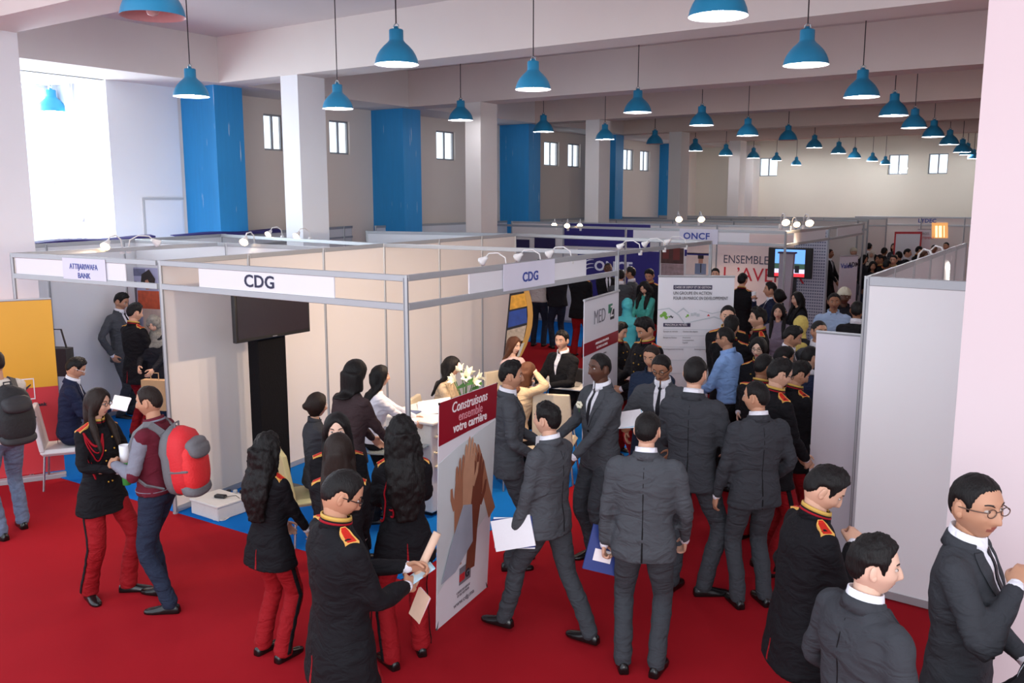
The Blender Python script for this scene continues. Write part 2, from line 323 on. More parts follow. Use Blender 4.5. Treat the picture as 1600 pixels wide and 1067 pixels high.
# stands further back
rb = [at(345, 365.5, 2.5), at(478, 357, 2.5), at(537, 353.5, 2.5), at(592, 350, 2.5), at(728, 344, 2.5), at(767, 342, 2.5), at(830, 340, 2.5)]
rr = stand_run([(p.x, p.y) for p in rb], 'far left row of stand walls below the windows', pm=panel_w, lower=(2.25, 2.29), posts=[0, 1, 1, 1, 1, 1, 1])
a_, c_ = (rb[3].x, rb[3].y), (rb[4].x, rb[4].y); lettering(rr, 'CREDIT AGRICOLE', a_, c_, 2.36, .13, sign_blue, .6, .003, .9, off=.03)
stand_run([(rb[0].x, rb[0].y), (xw(8.85), 8.85)], 'single cross rail carrying the dim spotlights above the lettering CDG', 'rail', panels=False, posts=[0, 0], name='stand_rail')
ra = at(573, 360.5, 2.5); stand_run([(ra.x, ra.y), (xw(12.6), 12.6)], 'white backed cross wall left of the purple banners', pm=panel_w, posts=[1, 0])
on0, on1, on2, on3 = at(768, 349.5, 2.5), at(978, 355, 2.5), at(1228, 361, 2.5), at(1350, 348, 2.5)
fo = stand_run([(on0.x, on0.y), (on1.x, on1.y), (on2.x, on2.y)], 'pale fascia with a paper reading ONCF across the middle stand', 'fascia', panels=False, lower=(2.22, 2.27), posts=[0, 1, 1], name='stand_fascia')
a_, c_ = (on1.x, on1.y), (on2.x, on2.y)
def onx(px, t=None):
    q = on_y(px, 360, 16.3); t = (q.x - on1.x) / (on2.x - on1.x); return (on1.x + t * (on2.x - on1.x), on1.y + t * (on2.y - on1.y))
board(fo, onx(985), onx(1175), 2.27, 2.45, board_m); board(fo, onx(1062), onx(1125), 2.22, 2.50, paper_sign, 'paper_sheet', .022, .002); lettering(fo, 'ONCF', onx(1062), onx(1125), 2.36, .17, sign_blue, .45, .004, 1.15, off=.03)
fg = stand_run([(on2.x, on2.y), (on2.x, 19.2), (on3.x, on3.y)], 'side fascia frame right of the television', 'fascia', panels=False, lower=(2.22, 2.27), posts=[0, 1, 1], name='stand_fascia')
board(fg, (on2.x, 16.6), (on2.x, 18.9), 2.27, 2.45, board_m); board(fg, (on2.x, 19.9), (on2.x, 22.3), 2.27, 2.45, board_m)
# back wall of the middle stand with prints
YB = 19.25
def bx_(px, py=430): return on_y(px, py, YB).x
def bz_(px, py): return on_y(px, py, YB).z
bw = stand_run([(bx_(800), YB), (bx_(880), YB), (bx_(1030), YB), (bx_(1118), YB), (bx_(1240), YB), (on2.x, YB)], 'back wall of the middle stand holding the purple banners and the ENSEMBLE print', posts=[1, 1, 1, 1, 1, 0])
purple = mat('banner_purple', (44, 34, 112), .6, scale=4, var=.12); pinkish = mat('print_blush', (232, 208, 200), .6, scale=1.2, var=.06); cream_print = mat('print_cream', (226, 214, 206), .6, scale=3, var=.1)
def print_on(name, x0, x1, z0, z1, m, label, cat, off=.02, Y=YB):
    r = empty(name, (x0, Y - off, z0), 0, label, cat); MB().box(0, x1 - x0, -.004, .004, 0, z1 - z0).build('sheet', m, r); return r
pr = print_on('banner', bx_(882, 380), bx_(1016, 380), bz_(950, 386), bz_(950, 350), purple, 'plain purple banner hanging high on the back wall of the middle stand', 'banner', .012)
pr2 = print_on('banner', bx_(903), bx_(1030), .7, bz_(960, 391), purple, 'purple banner lettered ONCF with white swooshes', 'banner')
wsh = mat('print_white', (236, 234, 238), .5)
def bl(px, py, r): return (on_y(px, py, YB - .02).x - r.location.x, on_y(px, py, YB - .02).z - r.location.z)
x_, z_ = bl(957, 417, pr2); text_on('lettering', 'ONCF', .32, wsh, pr2, (x_ + .02, 0, z_), (1, 0, 0), (0, 0, 1), .010, 1.1, off=.008)
sw_ = MB()
for k in range(4):
    pts = []
    for t in np.linspace(0, 1, 9): x2, z2 = bl(904 + 24 * t, 432 - k * 6 - 14 * t - 5 * math.sin(t * 3.1), pr2); pts.append((x2, -.008, z2))
    sw_.tube(pts, [.004 + .012 * math.sin(math.pi * t) for t in np.linspace(0.02, .98, 9)], 6)
sw_.build('swoosh', wsh, pr2)
pc = print_on('photo_collage', bx_(1032), bx_(1118), bz_(1070, 445), bz_(1070, 372), cream_print, 'photo collage print with seats, a train and a man in a tie', 'print', .03)
def cell(r, px0, px1, py0, py1, m, name='picture', off=.008):
    x0, z0 = bl(px0, py1, r); x1, z1 = bl(px1, py0, r); return MB().box(x0, x1, -off, 0, z0, z1).build(name, m, r)
m_dk = mat('photo_dark', (84, 52, 46), .5, scale=9, var=.7); m_sk = mat('photo_sky', (226, 200, 186), .5, scale=5, var=.15); m_mix = mat('photo_mixed', (160, 132, 128), .5, scale=12, var=.6); m_shirt = mat('photo_shirt', (120, 128, 150), .5); m_hair = mat('photo_hair', (38, 26, 24), .5); m_face = mat('photo_face', (186, 130, 106), .5)
cell(pc, 1033, 1069, 388, 411, m_dk); cell(pc, 1033, 1069, 413, 430, m_mix); cell(pc, 1072, 1110, 400, 428, m_sk); cell(pc, 1074, 1112, 378, 396, m_sk)
cell(pc, 1086, 1104, 412, 428, m_shirt, off=.012); cell(pc, 1092, 1099, 403, 411, m_face, off=.014); cell(pc, 1091, 1100, 399, 404, m_hair, off=.015); cell(pc, 1094.5, 1096.5, 412, 426, m_hair, off=.015); cell(pc, 1070, 1074, 384, 400, purple, 'frame_bar'); cell(pc, 1074, 1112, 396, 398, purple, 'frame_bar')
cell(pc, 1036, 1046, 388, 404, mat('photo_seat_red', (120, 52, 44), .5), off=.012); cell(pc, 1052, 1063, 387, 406, mat('photo_seat_red', (120, 52, 44), .5), off=.012)
pe = print_on('wall_print', bx_(1120), bx_(1239), .05, bz_(1180, 366), pinkish, 'blush wall print lettered ENSEMBLE in grey and a red word below', 'print')
tx = mat('print_grey_text', (70, 66, 84), .5); txr = mat('print_red_text', (186, 30, 44), .5)
x_, z_ = bl(1130, 405, pe); text_on('lettering', 'ENSEMBLE', .255, tx, pe, (x_, 0, z_), (1, 0, 0), (0, 0, 1), 0, .88, 'LEFT', .008)
x_, z_ = bl(1129, 428, pe); text_on('lettering', "L \u2019AVENIR", .42, txr, pe, (x_, 0, z_), (1, 0, 0), (0, 0, 1), 0, .98, 'LEFT', .008)
print_on('poster', bx_(836), bx_(868), bz_(950, 396), bz_(950, 374), mat('poster_dark_purple', (38, 28, 78), .5), 'dark purple poster right of the stand post on the back wall', 'poster', .03); print_on('poster', bx_(808), bx_(828), bz_(950, 398), bz_(950, 378), mat('poster_dark_purple', (38, 28, 78), .5), 'small dark purple poster at the left end of the back wall', 'poster', .03)
# dotted panel behind the television
pd = print_on('dotted_wall_print', bx_(1240), on2.x - .03, .05, 2.42, mat('print_grid_base', (188, 190, 202), .6), 'pale print with a grid of grey squares behind the television', 'print')
g = MB(); W_ = on2.x - .03 - bx_(1240)
for i in range(13):
    for j in range(36):
        x0 = .03 + i * (W_ - .04) / 13; z0 = .05 + j * .064; g.box(x0, x0 + .032, -.008, 0, z0, z0 + .034)
tag(g.build('grid_square', mat('print_grid_dark', (112, 116, 138), .6), pd), kind='stuff')
# far end stands
f1 = [at(1378, 344, 2.5), at(1413, 341, 2.5), at(1440, 336.5, 2.5), at(1508, 336, 2.5)]
YF = 31.0; f1[2] = on_y(1440, 340, YF); f1[3] = on_y(1508, 340, YF)
fz = stand_run([(f1[2].x - 2, YF), (f1[2].x, YF), (f1[3].x, YF), (f1[3].x + 2.2, YF)], 'far end stand wall lit warm under the end wall', lower=(2.2, 2.26), posts=[1, 1, 1, 1])
lettering(fz, 'LYDEC', (f1[2].x, YF), (f1[3].x, YF), 2.37, .17, sign_blue, .14, .003, 1.0, off=.03)
stand_run([(-5.9, 25.9), (-5.2, 25.9)], 'short stand wall left of the red framed board', lower=(2.2, 2.26))
for k, (y, x0, x1) in enumerate(((22.8, -13, -6.2), (25.6, -12.5, -5.4), (28.5, -12.5, -5.2))):
    stand_run([(x0 + (x1 - x0) * i / 4, y) for i in range(5)], ['first', 'second', 'third'][k] + ' of the distant rows of stand tops below the end wall, counting from the purple banners', lower=(2.24, 2.29), pm=panel_m)
stand_run([(-12.9, 14.5), (-12.9, 18.5), (-12.9, 22.5), (-12.9, 26.5)], 'distant stand wall along the foot of the window wall', pm=panel_w)
# right hand stand
RP = (-1.40, 7.08)
stand_run([(RP[0], y) for y in (7.08, 8.1, 9.1, 10.1, 11.1, 12.1, 13.1)], 'white stand wall running away from the big right column', pm=panel_w)
stand_run([RP, (-.42, 7.0), (.56, 6.92)], 'white front panel of the stand beside the big right column', pm=mat('stand_panel_grey', (240, 240, 240), .6, scale=1.2, var=.03), posts=[0, 1, 1], toph=.07)
stand_run([(-1.38, 13.1), (-.4, 13.1), (.6, 13.1)], 'back wall of the right stand below the lit spotlights', pm=panel_w, posts=[0, 1, 1])
stand_run([(-.05, 14.6), (-.05, 17.6)], 'stand wall standing further back at the edge of the big right column', pm=panel_w)
pv = MB()
for i in range(4): pv.box(-1.4 + .02, -1.4 + .075, 7.09 + i * .02, 7.095 + i * .02, .1, 2.45)
# ================================================================== pendant lamps
lamp_blue = mat('lamp_enamel_blue', (38, 136, 180), .4, var=.05, scale=8); lamp_in = mat('lamp_enamel_white', (240, 236, 240), .3); rod_m = mat('lamp_rod', (52, 44, 48), .4, metal=.4)
bulb_on = mat('bulb_lit', (255, 255, 255), .3, emit=((236, 238, 255), 22)); bulb_off = mat('bulb_unlit', (210, 190, 186), .1); chrome = mat('lamp_bracket', (180, 196, 200), .25, metal=.8); lamp_pink = mat('lamp_inside_unlit', (206, 160, 160), .45)
def shade_mesh(inner):
    mb = MB(); pr = [(.225, 0), (.222, .012), (.214, .05), (.196, .095), (.168, .14), (.130, .182), (.096, .212), (.078, .232), (.073, .245), (.073, .335), (.066, .345), (.024, .347), (.020, .375), (.001, .376)]
    mb.lathe(pr, 32, 0); pi = [(.225, 0), (.219, .002), (.211, .05), (.193, .093), (.165, .137), (.127, .178), (.09, .208), (.06, .222), (.001, .224)]; mb.lathe(pi[::-1], 32, 1); return mb
def make_lamp(lit):
    r = empty('pendant_lamp'); sh = shade_mesh(0).build('lamp_shade', [lamp_blue, lamp_in if lit else lamp_pink], r, True)
    mb = MB(); mb.lathe([(.001, -.03 + .03), (.035, .012), (.052, .05), (.045, .09), (.022, .13), (.022, .20)], 16, 0); mb.build('bulb', bulb_on if lit else bulb_off, r, True)
    br = MB(); br.tube([(-.03, 0, .34), (-.03, 0, .385), (0, 0, .41), (.03, 0, .385), (.03, 0, .34)], .006, 6); br.build('bracket', chrome, r, True)
    return r
LAMP_W = 19.0
LP = [(239, 26, 99, 0, 'big unlit blue pendant cut by the top edge at upper left'), (82, 175, 46, 1, 'leftmost blue pendant hanging before the bright tall window'), (299, 151, 57, 1, 'lit blue pendant hanging before the first blue pilaster'),
 (528, 170, 50, 1, 'lit blue pendant right of the first white column, below a ceiling plate'), (620, 101, 71, 1, 'large lit blue pendant high above the stand corner post'), (720, 188, 41, 1, 'lit blue pendant left of the second white column'),
 (833, 140, 58, 1, 'lit blue pendant hanging right of the second white column in the front row'), (849, 206, 35, 1, 'smaller lit pendant just below and behind the front row lamp, before the third pilaster'), (996, 176, 46, 1, 'lit blue pendant above the small unlit one in the centre'),
 (945, 218, 32, 1, 'small lit pendant at the third white column'), (1023, 225, 27, 0, 'small unlit blue pendant right of the third white column'), (1096, 196, 40, 1, 'lit blue pendant below a round ceiling plate, centre right'),
 (1122, 26, 95, 1, 'biggest lit blue pendant cut by the top edge'), (1259, 102, 72, 1, 'large lit blue pendant at upper right below the biggest one'), (1168, 212, 36, 1, 'lit blue pendant hanging over the television stand'),
 (1086, 236, 26, 1, 'small lit pendant at the fourth white column'), (1134, 243, 24, 1, 'small lit pendant before the narrow far column'), (1177, 247, 22, 1, 'tiny lit pendant just left of the far double window'),
 (1213, 251, 18, 1, 'tiny dark pendant over the far double window'), (1244, 258, 18, 1, 'tiny pendant right of the far double window, lowest of its row'), (1231, 219, 29, 0, 'unlit blue pendant right of the television stand lamp'),
 (1272, 231, 27, 1, 'lit pendant directly right of the second unlit one'), (1310, 240, 25, 1, 'small lit pendant third from the right end in the middle row'), (1346, 152, 56, 1, 'second lamp of the right hand diagonal, lit blue pendant'),
 (1396, 181, 46, 1, 'third lamp of the right hand diagonal, below a round ceiling plate'), (1335, 247, 22, 1, 'small lit pendant left of the bare bulb one'), (1363, 252, 19, 1, 'tiny pendant whose round bulb shows below the rim'),
 (1383, 257, 18, 1, 'tiny pendant overlapping the left window of the far pair'), (1428, 200, 40, 1, 'fourth lamp of the right hand diagonal'), (1458, 214, 35, 1, 'fifth lamp of the right hand diagonal'),
 (1483, 226, 31, 1, 'sixth lamp of the right hand diagonal'), (1503, 238, 28, 1, 'seventh lamp of the right hand diagonal'), (1511, 242, 25, 1, 'eighth lamp of the right hand diagonal, half hidden by the seventh'), (1521, 248, 20, 1, 'last lamp of the right hand diagonal, beside the big right column')]
protos = {}
for (px, py, w_, lit, lab) in LP:
    dep = F * .47 / (w_ - (2 if lit else 0)); sc_ = 1.0; p = atdepth(px, py, dep)
    for f_ in (1, .95, 1.05, .9, 1.1) if px not in (945, 528, 833, 299) else ({945: .88, 528: .84, 833: .82, 299: .95}[px],):      # keep clear of the beams
        p = atdepth(px, py, dep * f_); hy = p.x * math.sin(-HA) + p.y * math.cos(-HA)
        if not any(y - .18 < hy < y + .74 for y in BY): break
    sc_ = f_; dep *= f_
    if p.y > 30.8: sc_ *= 30.8 / p.y; dep *= 30.8 / p.y; p = atdepth(px, py, dep)
    first = lit not in protos
    r = make_lamp(lit)
    if not first:
        for ch, src in zip(kids(r), protos[lit]): old = ch.data; ch.data = src; bpy.data.meshes.remove(old)
    if first: protos[lit] = [k.data for k in kids(r)]
    r.location = p; r.name = 'pendant_lamp'; tag(r, lab, 'lamp', 'blue pendant lamps under the hall ceiling')
    hx = p.x * math.cos(-HA) - p.y * math.sin(-HA); hy = p.x * math.sin(-HA) + p.y * math.cos(-HA); r.scale = (sc_ * 1.04,) * 3; top = ZB if any(y - .05 < hy < y + .61 for y in BY) else ZC
    mb = MB(); L_ = (top - p.z) / r.scale[0]; mb.tube([(0, 0, .40), (0, 0, L_)], .007 if w_ > 30 else .009, 8); mb.lathe([(.008, L_ - .05), (.045, L_ - .02), (.05, L_)], 16); rods = mb.build('rod', rod_m)
    rods.parent = r
    if lit:
        d = bpy.data.lights.new('bulb_light', 'POINT'); d.energy = LAMP_W; d.color = (.93, .94, 1.0); d.shadow_soft_size = .05; o = bpy.data.objects.new('bulb_light', d); COL.objects.link(o); o.parent = r; o.location = (0, 0, -.02)
# ================================================================== people: builder
def sstep(a, b, x):
    t = np.clip((x - a) / (b - a + 1e-9), 0, 1); return t * t * (3 - 2 * t)
def fgrid(nr, nc, closed=True):
    f = []
    for r in range(nr - 1):
        for i in range(nc if closed else nc - 1):
            j = (i + 1) % nc; f.append((r * nc + i, r * nc + j, (r + 1) * nc + j, (r + 1) * nc + i))
    return f
class Part:                      # numpy vertex/face soup
    def __init__(s): s.V = []; s.F = []; s.M = []; s.n = 0
    def add(s, V, Fc, m=0):
        V = np.asarray(V, float).reshape(-1, 3); s.V.append(V)
        for f in Fc: s.F.append([i + s.n for i in f])
        if isinstance(m, (list, np.ndarray)): s.M += list(m)
        else: s.M += [m] * len(Fc)
        s.n += len(V); return s
    def verts(s): return np.concatenate(s.V) if s.V else np.zeros((0, 3))
    def loft(s, rings, m=0, cap=True):
        nr, nc = len(rings), len(rings[0]); V = np.concatenate([np.asarray(r, float) for r in rings]); fc = fgrid(nr, nc)
        if cap: fc += [list(range(nc - 1, -1, -1)), list(range((nr - 1) * nc, nr * nc))]
        return s.add(V, fc, m)
    def limb(s, pts, rad, n=12, m=0, ref=None, flat=1.0):
        """tapered tube with rounded ends through points; flat = ratio of the second radius"""
        P = np.asarray(pts, float); rad = np.asarray(rad, float)
        # subdivide (Catmull-Rom)
        Q = []; R = []
        for i in range(len(P) - 1):
            p0 = P[max(i - 1, 0)]; p1 = P[i]; p2 = P[i + 1]; p3 = P[min(i + 2, len(P) - 1)]
            for k in range(4):
                t = k / 4; Q.append(0.5 * ((2 * p1) + (-p0 + p2) * t + (2 * p0 - 5 * p1 + 4 * p2 - p3) * t * t + (-p0 + 3 * p1 - 3 * p2 + p3) * t ** 3)); R.append(rad[i] * (1 - t) + rad[i + 1] * t)
        Q.append(P[-1]); R.append(rad[-1]); Q = np.array(Q); R = np.array(R)
        T = np.gradient(Q, axis=0); T /= np.linalg.norm(T, axis=1)[:, None] + 1e-9
        u = np.array(ref if ref is not None else (0.0, 1.0, 0.0), float)
        rings = []; th = np.linspace(0, 2 * np.pi, n, endpoint=False)
        def ring(c, t, r, u):
            u = u - t * u.dot(t); u /= np.linalg.norm(u) + 1e-9; w = np.cross(t, u)
            return c + np.outer(np.cos(th) * r, u) + np.outer(np.sin(th) * r * flat, w), u
        for k, fr in ((0.95, 0.3), (0.6, 0.8)):
            r_, _ = ring(Q[0] - T[0] * R[0] * k, T[0], R[0] * fr, u); rings.append(r_)
        for i in range(len(Q)):
            r_, u = ring(Q[i], T[i], R[i], u); rings.append(r_)
        for k, fr in ((0.6, 0.8), (0.95, 0.3)):
            r_, _ = ring(Q[-1] + T[-1] * R[-1] * k, T[-1], R[-1] * fr, u); rings.append(r_)
        return s.loft(rings, m)
def remesh(part, voxel, smooth=4, fac=0.5):
    me = bpy.data.meshes.new('t'); me.from_pydata(part.verts().tolist(), [], part.F)
    o = bpy.data.objects.new('t', me); TMP.collection.objects.link(o)
    md = o.modifiers.new('r', 'REMESH'); md.mode = 'VOXEL'; md.voxel_size = voxel; md.use_smooth_shade = True
    if smooth: s = o.modifiers.new('s', 'SMOOTH'); s.factor = fac; s.iterations = smooth
    dg = tmp_dg()
    r = bpy.data.meshes.new_from_object(o.evaluated_get(dg)); nv = len(r.vertices); nf = len(r.polygons)
    V = np.empty(nv * 3, dtype=np.float32); r.vertices.foreach_get('co', V)
    L = np.empty(len(r.loops), dtype=np.int32); r.loops.foreach_get('vertex_index', L)
    tot = np.empty(nf, dtype=np.int32); r.polygons.foreach_get('loop_total', tot)
    N = np.empty(nv * 3, dtype=np.float32); r.vertices.foreach_get('normal', N)
    if (tot == 4).all(): Fc = L.reshape(-1, 4)
    else: Fc = [list(x) for x in np.split(L, np.cumsum(tot)[:-1])]
    bpy.data.objects.remove(o); bpy.data.meshes.remove(me); bpy.data.meshes.remove(r)
    return V.reshape(-1, 3).astype(float), Fc, N.reshape(-1, 3).astype(float)
def ellipsoid(c, r, nu=12, nv=8):
    e = np.linspace(-np.pi / 2 + .12, np.pi / 2 - .12, nv); a = np.linspace(0, 2 * np.pi, nu, endpoint=False); R = []
    for x in e: R.append(np.stack([c[0] + r[0] * np.cos(x) * np.cos(a), c[1] + r[1] * np.cos(x) * np.sin(a), np.full(nu, c[2] + r[2] * np.sin(x))], 1))
    return R
# ---- head: face function, cached
def head_surface(th, e, female=False):
    """th azimuth (0 = face, + = the person's right), e elevation; origin at the middle of the head, +y forward"""
    x = 0.077 * np.sin(th) * np.cos(e); y = 0.097 * np.cos(th) * np.cos(e); z = 0.118 * np.sin(e)
    fr = np.clip(np.cos(th), 0, 1)
    low = sstep(-0.015, -0.11, z)
    x = x * (1 - (0.30 if not female else 0.38) * low) * (1 + 0.10 * sstep(0.0, 0.06, z) * (1 - fr))
    y = np.where(y > 0, y * (1 - 0.10 * low), y * (1 - 0.30 * sstep(0.0, -0.11, z)) * 1.04)
    y = np.where(y > 0.07, 0.07 + (y - 0.07) * 0.78, y)
    g = lambda cx, cz, sx, sz: np.exp(-((np.abs(x) - cx) / sx) ** 2 - ((z - cz) / sz) ** 2) * (fr > 0.05) * (y > 0)
    y = y - 0.011 * g(0.031, 0.012, 0.017, 0.013) + 0.0045 * g(0.028, 0.034, 0.024, 0.009)
    nz = np.where((z < 0.02) & (z > -0.036), np.clip((0.02 - z) / 0.046, 0, 1) ** 0.8, 0) + np.where(z <= -0.036, np.exp(-((z + 0.036) / 0.006) ** 2), 0)
    y = y + (0.024 if not female else 0.020) * np.exp(-(x / (0.0095 + 0.006 * np.clip(-z / 0.036, 0, 1))) ** 2) * np.clip(nz, 0, 1) * (fr > 0.3)
    y = y + 0.006 * g(0, -0.056, 0.020, 0.0055) + 0.0055 * g(0, -0.067, 0.017, 0.006) - 0.003 * g(0, -0.0615, 0.019, 0.003)
    y = y + 0.008 * g(0, -0.094, 0.020, 0.014) + 0.004 * g(0.042, -0.022, 0.018, 0.016)
    return x, y, z
HEADC = {}
def head_grid(nu, nv):
    u = np.linspace(-np.pi, np.pi, nu, endpoint=False); th = u - 0.42 * np.sin(u)   # finer toward the face
    v = np.linspace(-1, 1, nv); e = np.pi / 2 * (v * 0.86 + 0.14 * v ** 3) * 0.985
    return np.meshgrid(th, e)
def head_mesh(female, hi):
    k = (female, hi)
    if k in HEADC: return HEADC[k]
    nu, nv = (54, 42) if hi else (26, 20)
    TH, E = head_grid(nu, nv); x, y, z = head_surface(TH, E, female)
    V = np.stack([x, y, z], -1).reshape(-1, 3); fc = fgrid(nv, nu); fc += [list(range(nu - 1, -1, -1)), list(range((nv - 1) * nu, nv * nu))]
    Cn = V[np.array([f[:4] for f in fc])].mean(1); m = np.zeros(len(fc), int)
    lips = (Cn[:, 1] > 0.06) & (np.abs(Cn[:, 0]) < 0.024) & (np.abs(Cn[:, 2] + 0.061) < 0.0095 * np.sqrt(np.clip(1 - (Cn[:, 0] / 0.026) ** 2, 0, 1)))
    m[lips] = 1
    p = Part().add(V, fc, m)
    for sx in (-1, 1):
        p.loft(ellipsoid((sx * 0.031, 0.0735, 0.011), (0.0150, 0.0105, 0.0062), 12, 7), 2)
        if hi: p.loft(ellipsoid((sx * 0.031, 0.0805, 0.011), (0.0058, 0.0052, 0.0058), 10, 6), 3)
        else: p.loft(ellipsoid((sx * 0.031, 0.0795, 0.011), (0.0068, 0.006, 0.0065), 8, 5), 3)
        # brow
        br = []
        for t in np.linspace(0, 1, 5):
            bx = sx * (0.014 + 0.034 * t); bz = 0.031 + 0.006 * math.sin(t * 2.4); by = 0.089 - 0.014 * t * t
            h = 0.0042 * (1 - 0.6 * t); br.append([(bx, by - .012, bz - h), (bx, by + .0005, bz - h), (bx, by, bz + h), (bx, by - .012, bz + h)])
        p.loft(br, 3)
        # ear
        for (cy, cz, ry, rz_, rx) in ((-0.006, -0.004, 0.019, 0.031, 0.007), (-0.002, -0.022, 0.012, 0.015, 0.006)):
            R = ellipsoid((0, 0, 0), (rx, ry, rz_), 10, 7)
            a = sx * 0.45; R = [np.stack([sx * 0.078 + r[:, 0] * math.cos(a) - r[:, 1] * math.sin(a) * 1.0, cy + r[:, 0] * math.sin(a) + r[:, 1] * math.cos(a), cz + r[:, 2]], 1) for r in R]
            p.loft(R, 0)
    HEADC[k] = p; return p
def hair_cap(style, nu=44, nv=34, seed=0):
    """closed shell: outside the skull where there is hair, tucked inside elsewhere"""
    TH, E = head_grid(nu, nv); x, y, z = head_surface(TH, E, False)
    th = np.abs(TH)
    if style in ('short', 'crop', 'curly_short', 'bald'):
        line = np.interp(th, [0, 0.5, 0.9, 1.08, 1.22, 1.34, 1.45, 1.85, 2.05, 2.4, 3.15], [0.078, 0.076, 0.060, 0.030, -0.012, -0.008, 0.026, 0.024, -0.030, -0.056, -0.066])
        thick = {'short': 0.013, 'crop': 0.006, 'curly_short': 0.020, 'bald': 0.002}[style]
    elif style == 'hijab':
        line = np.interp(th, [0, 0.45, 0.8, 1.1, 3.15], [0.066, 0.045, -0.02, -0.13, -0.13]); thick = 0.018
    elif style == 'cap':
        line = np.interp(th, [0, 0.9, 1.5, 3.15], [0.046, 0.03, 0.012, -0.02]); thick = 0.02
    else:
        line = np.interp(th, [0, 0.3, 0.7, 1.0, 1.3, 3.15], [0.080, 0.072, 0.035, -0.03, -0.10, -0.13]); thick = 0.019
    rs = np.random.RandomState(seed + 5); line = line + .0022 * np.sin(TH * 31 + rs.rand() * 6) * (style in ('short', 'crop', 'curly_short')); w = sstep(-0.007, 0.014, z - line)
    n = np.stack([x / 0.077 ** 2, y / 0.097 ** 2, z / 0.118 ** 2], -1); n /= np.linalg.norm(n, axis=-1)[..., None]
    rs = np.random.RandomState(seed); ph = rs.rand(6) * 6
    wob = 0.5 * np.sin(TH * 7 + ph[0] + 3 * E) + 0.5 * np.sin(TH * 13 + ph[1]) * np.sin(E * 6 + ph[2])
    if style in ('short', 'curly_short'): fringe = 1 + 0.5 * sstep(0.05, 0.11, z) * sstep(0.4, -0.2, np.cos(TH) * -1)
    else: fringe = 1
    t = thick * fringe * (1 + 0.16 * wob)
    if style in ('short', 'crop', 'curly_short'): t = t * (0.42 + 0.58 * sstep(0.0, 0.085, z))
    d = -0.008 + (0.008 + t) * w
    V = np.stack([x, y, z], -1) + n * d[..., None]
    fc = fgrid(nv, nu) + [list(range(nu - 1, -1, -1)), list(range((nv - 1) * nu, nv * nu))]
    return Part().add(V.reshape(-1, 3), fc)
# ---- hands
HANDC = {}
def hand_mesh(curl, side, hi=True):
    """right hand local frame: wrist at origin, fingers along +y, palm faces -z ... thumb toward +x*side"""
    k = (round(curl, 2), side, hi)
    if k in HANDC: return HANDC[k]
    p = Part()
    P = [(0, -0.02, 0), (0, 0.02, 0), (0, 0.055, 0), (0, 0.088, 0)]; W = [0.026, 0.034, 0.042, 0.040]; D = [0.019, 0.017, 0.015, 0.012]
    th = np.linspace(0, 2 * np.pi, 12, endpoint=False)
    p.loft([np.stack([w * np.cos(th), np.full(12, c[1]), d * np.sin(th)], 1)[::-1] for c, w, d in zip(P, W, D)])
    L = [0.068, 0.078, 0.073, 0.058]; X = [0.030, 0.010, -0.010, -0.029]
    for i in range(4):
        a = 0; pts = [np.array([X[i] * side * 0.9, 0.065, 0.0])]; pos = np.array([X[i] * side, 0.090 - 0.006 * abs(i - 1.2), 0.0]); pts.append(pos)
        for j, fr in enumerate((0.45, 0.30, 0.25)):
            a += curl * (0.9, 1.1, 0.8)[j] * (1 + 0.12 * i); d = np.array([side * X[i] * 1.2 * (1 - min(1, curl)), math.cos(a), -math.sin(a)]); d /= np.linalg.norm(d)
            pos = pos + d * L[i] * fr; pts.append(pos)
        p.limb(pts, [0.009, 0.0095, 0.0088, 0.0078, 0.0066], n=8, ref=(1, 0, 0))
    a = 0.5 + 0.5 * curl
    t0 = np.array([side * 0.022, 0.018, -0.004]); t1 = np.array([side * 0.046, 0.048, -0.014]); t2 = t1 + np.array([side * 0.016 * (1.2 - curl), 0.026, -0.012 * a * 2]); t3 = t2 + np.array([-side * 0.006 * curl, 0.022, -0.010 * a * 2])
    p.limb([t0, t1, t2, t3], [0.014, 0.012, 0.0105, 0.008], n=8)
    if hi:
        V, Fc, _ = remesh(p, 0.0068, 2); q = Part().add(V, Fc.tolist() if isinstance(Fc, np.ndarray) else Fc)
    else: q = p
    HANDC[k] = q; return q
# ---- posed body
def rotz(a): c, s = math.cos(a), math.sin(a); return np.array([[c, -s, 0], [s, c, 0], [0, 0, 1.0]])
def rotx(a): c, s = math.cos(a), math.sin(a); return np.array([[1.0, 0, 0], [0, c, -s], [0, s, c]])
def roty(a): c, s = math.cos(a), math.sin(a); return np.array([[c, 0, s], [0, 1.0, 0], [-s, 0, c]])
def ik(a, b, l1, l2, hint):
    a = np.array(a, float); b = np.array(b, float); d = b - a; L = np.linalg.norm(d); mx = (l1 + l2) * 0.995
    if L > mx: b = a + d / L * mx; d = b - a; L = mx
    u = d / L; x = (l1 * l1 - l2 * l2 + L * L) / (2 * L); h = math.sqrt(max(l1 * l1 - x * x, 1e-6))
    hint = np.array(hint, float); hint = hint - u * hint.dot(u); hint /= np.linalg.norm(hint) + 1e-9
    return a + u * x + hint * h, b
TOP = {}   # torso profiles: z -> half width, half depth, y centre
PROF_M = np.array([[.76, .208, .128, -.005], [.86, .205, .130, -.005], [.95, .192, .126, -.005], [1.06, .172, .114, 0], [1.17, .182, .120, .002], [1.28, .200, .127, 0], [1.36, .205, .118, -.008], [1.42, .188, .094, -.014], [1.455, .135, .078, -.016], [1.49, .078, .068, -.012], [1.515, .066, .064, -.008]])
PROF_F = np.array([[.76, .205, .128, -.005], [.86, .200, .128, -.008], [.95, .180, .120, -.008], [1.06, .142, .100, 0], [1.17, .150, .108, .004], [1.26, .168, .126, .012], [1.35, .170, .108, -.004], [1.415, .158, .084, -.012], [1.45, .115, .070, -.014], [1.485, .066, .060, -.010], [1.51, .055, .055, -.006]])
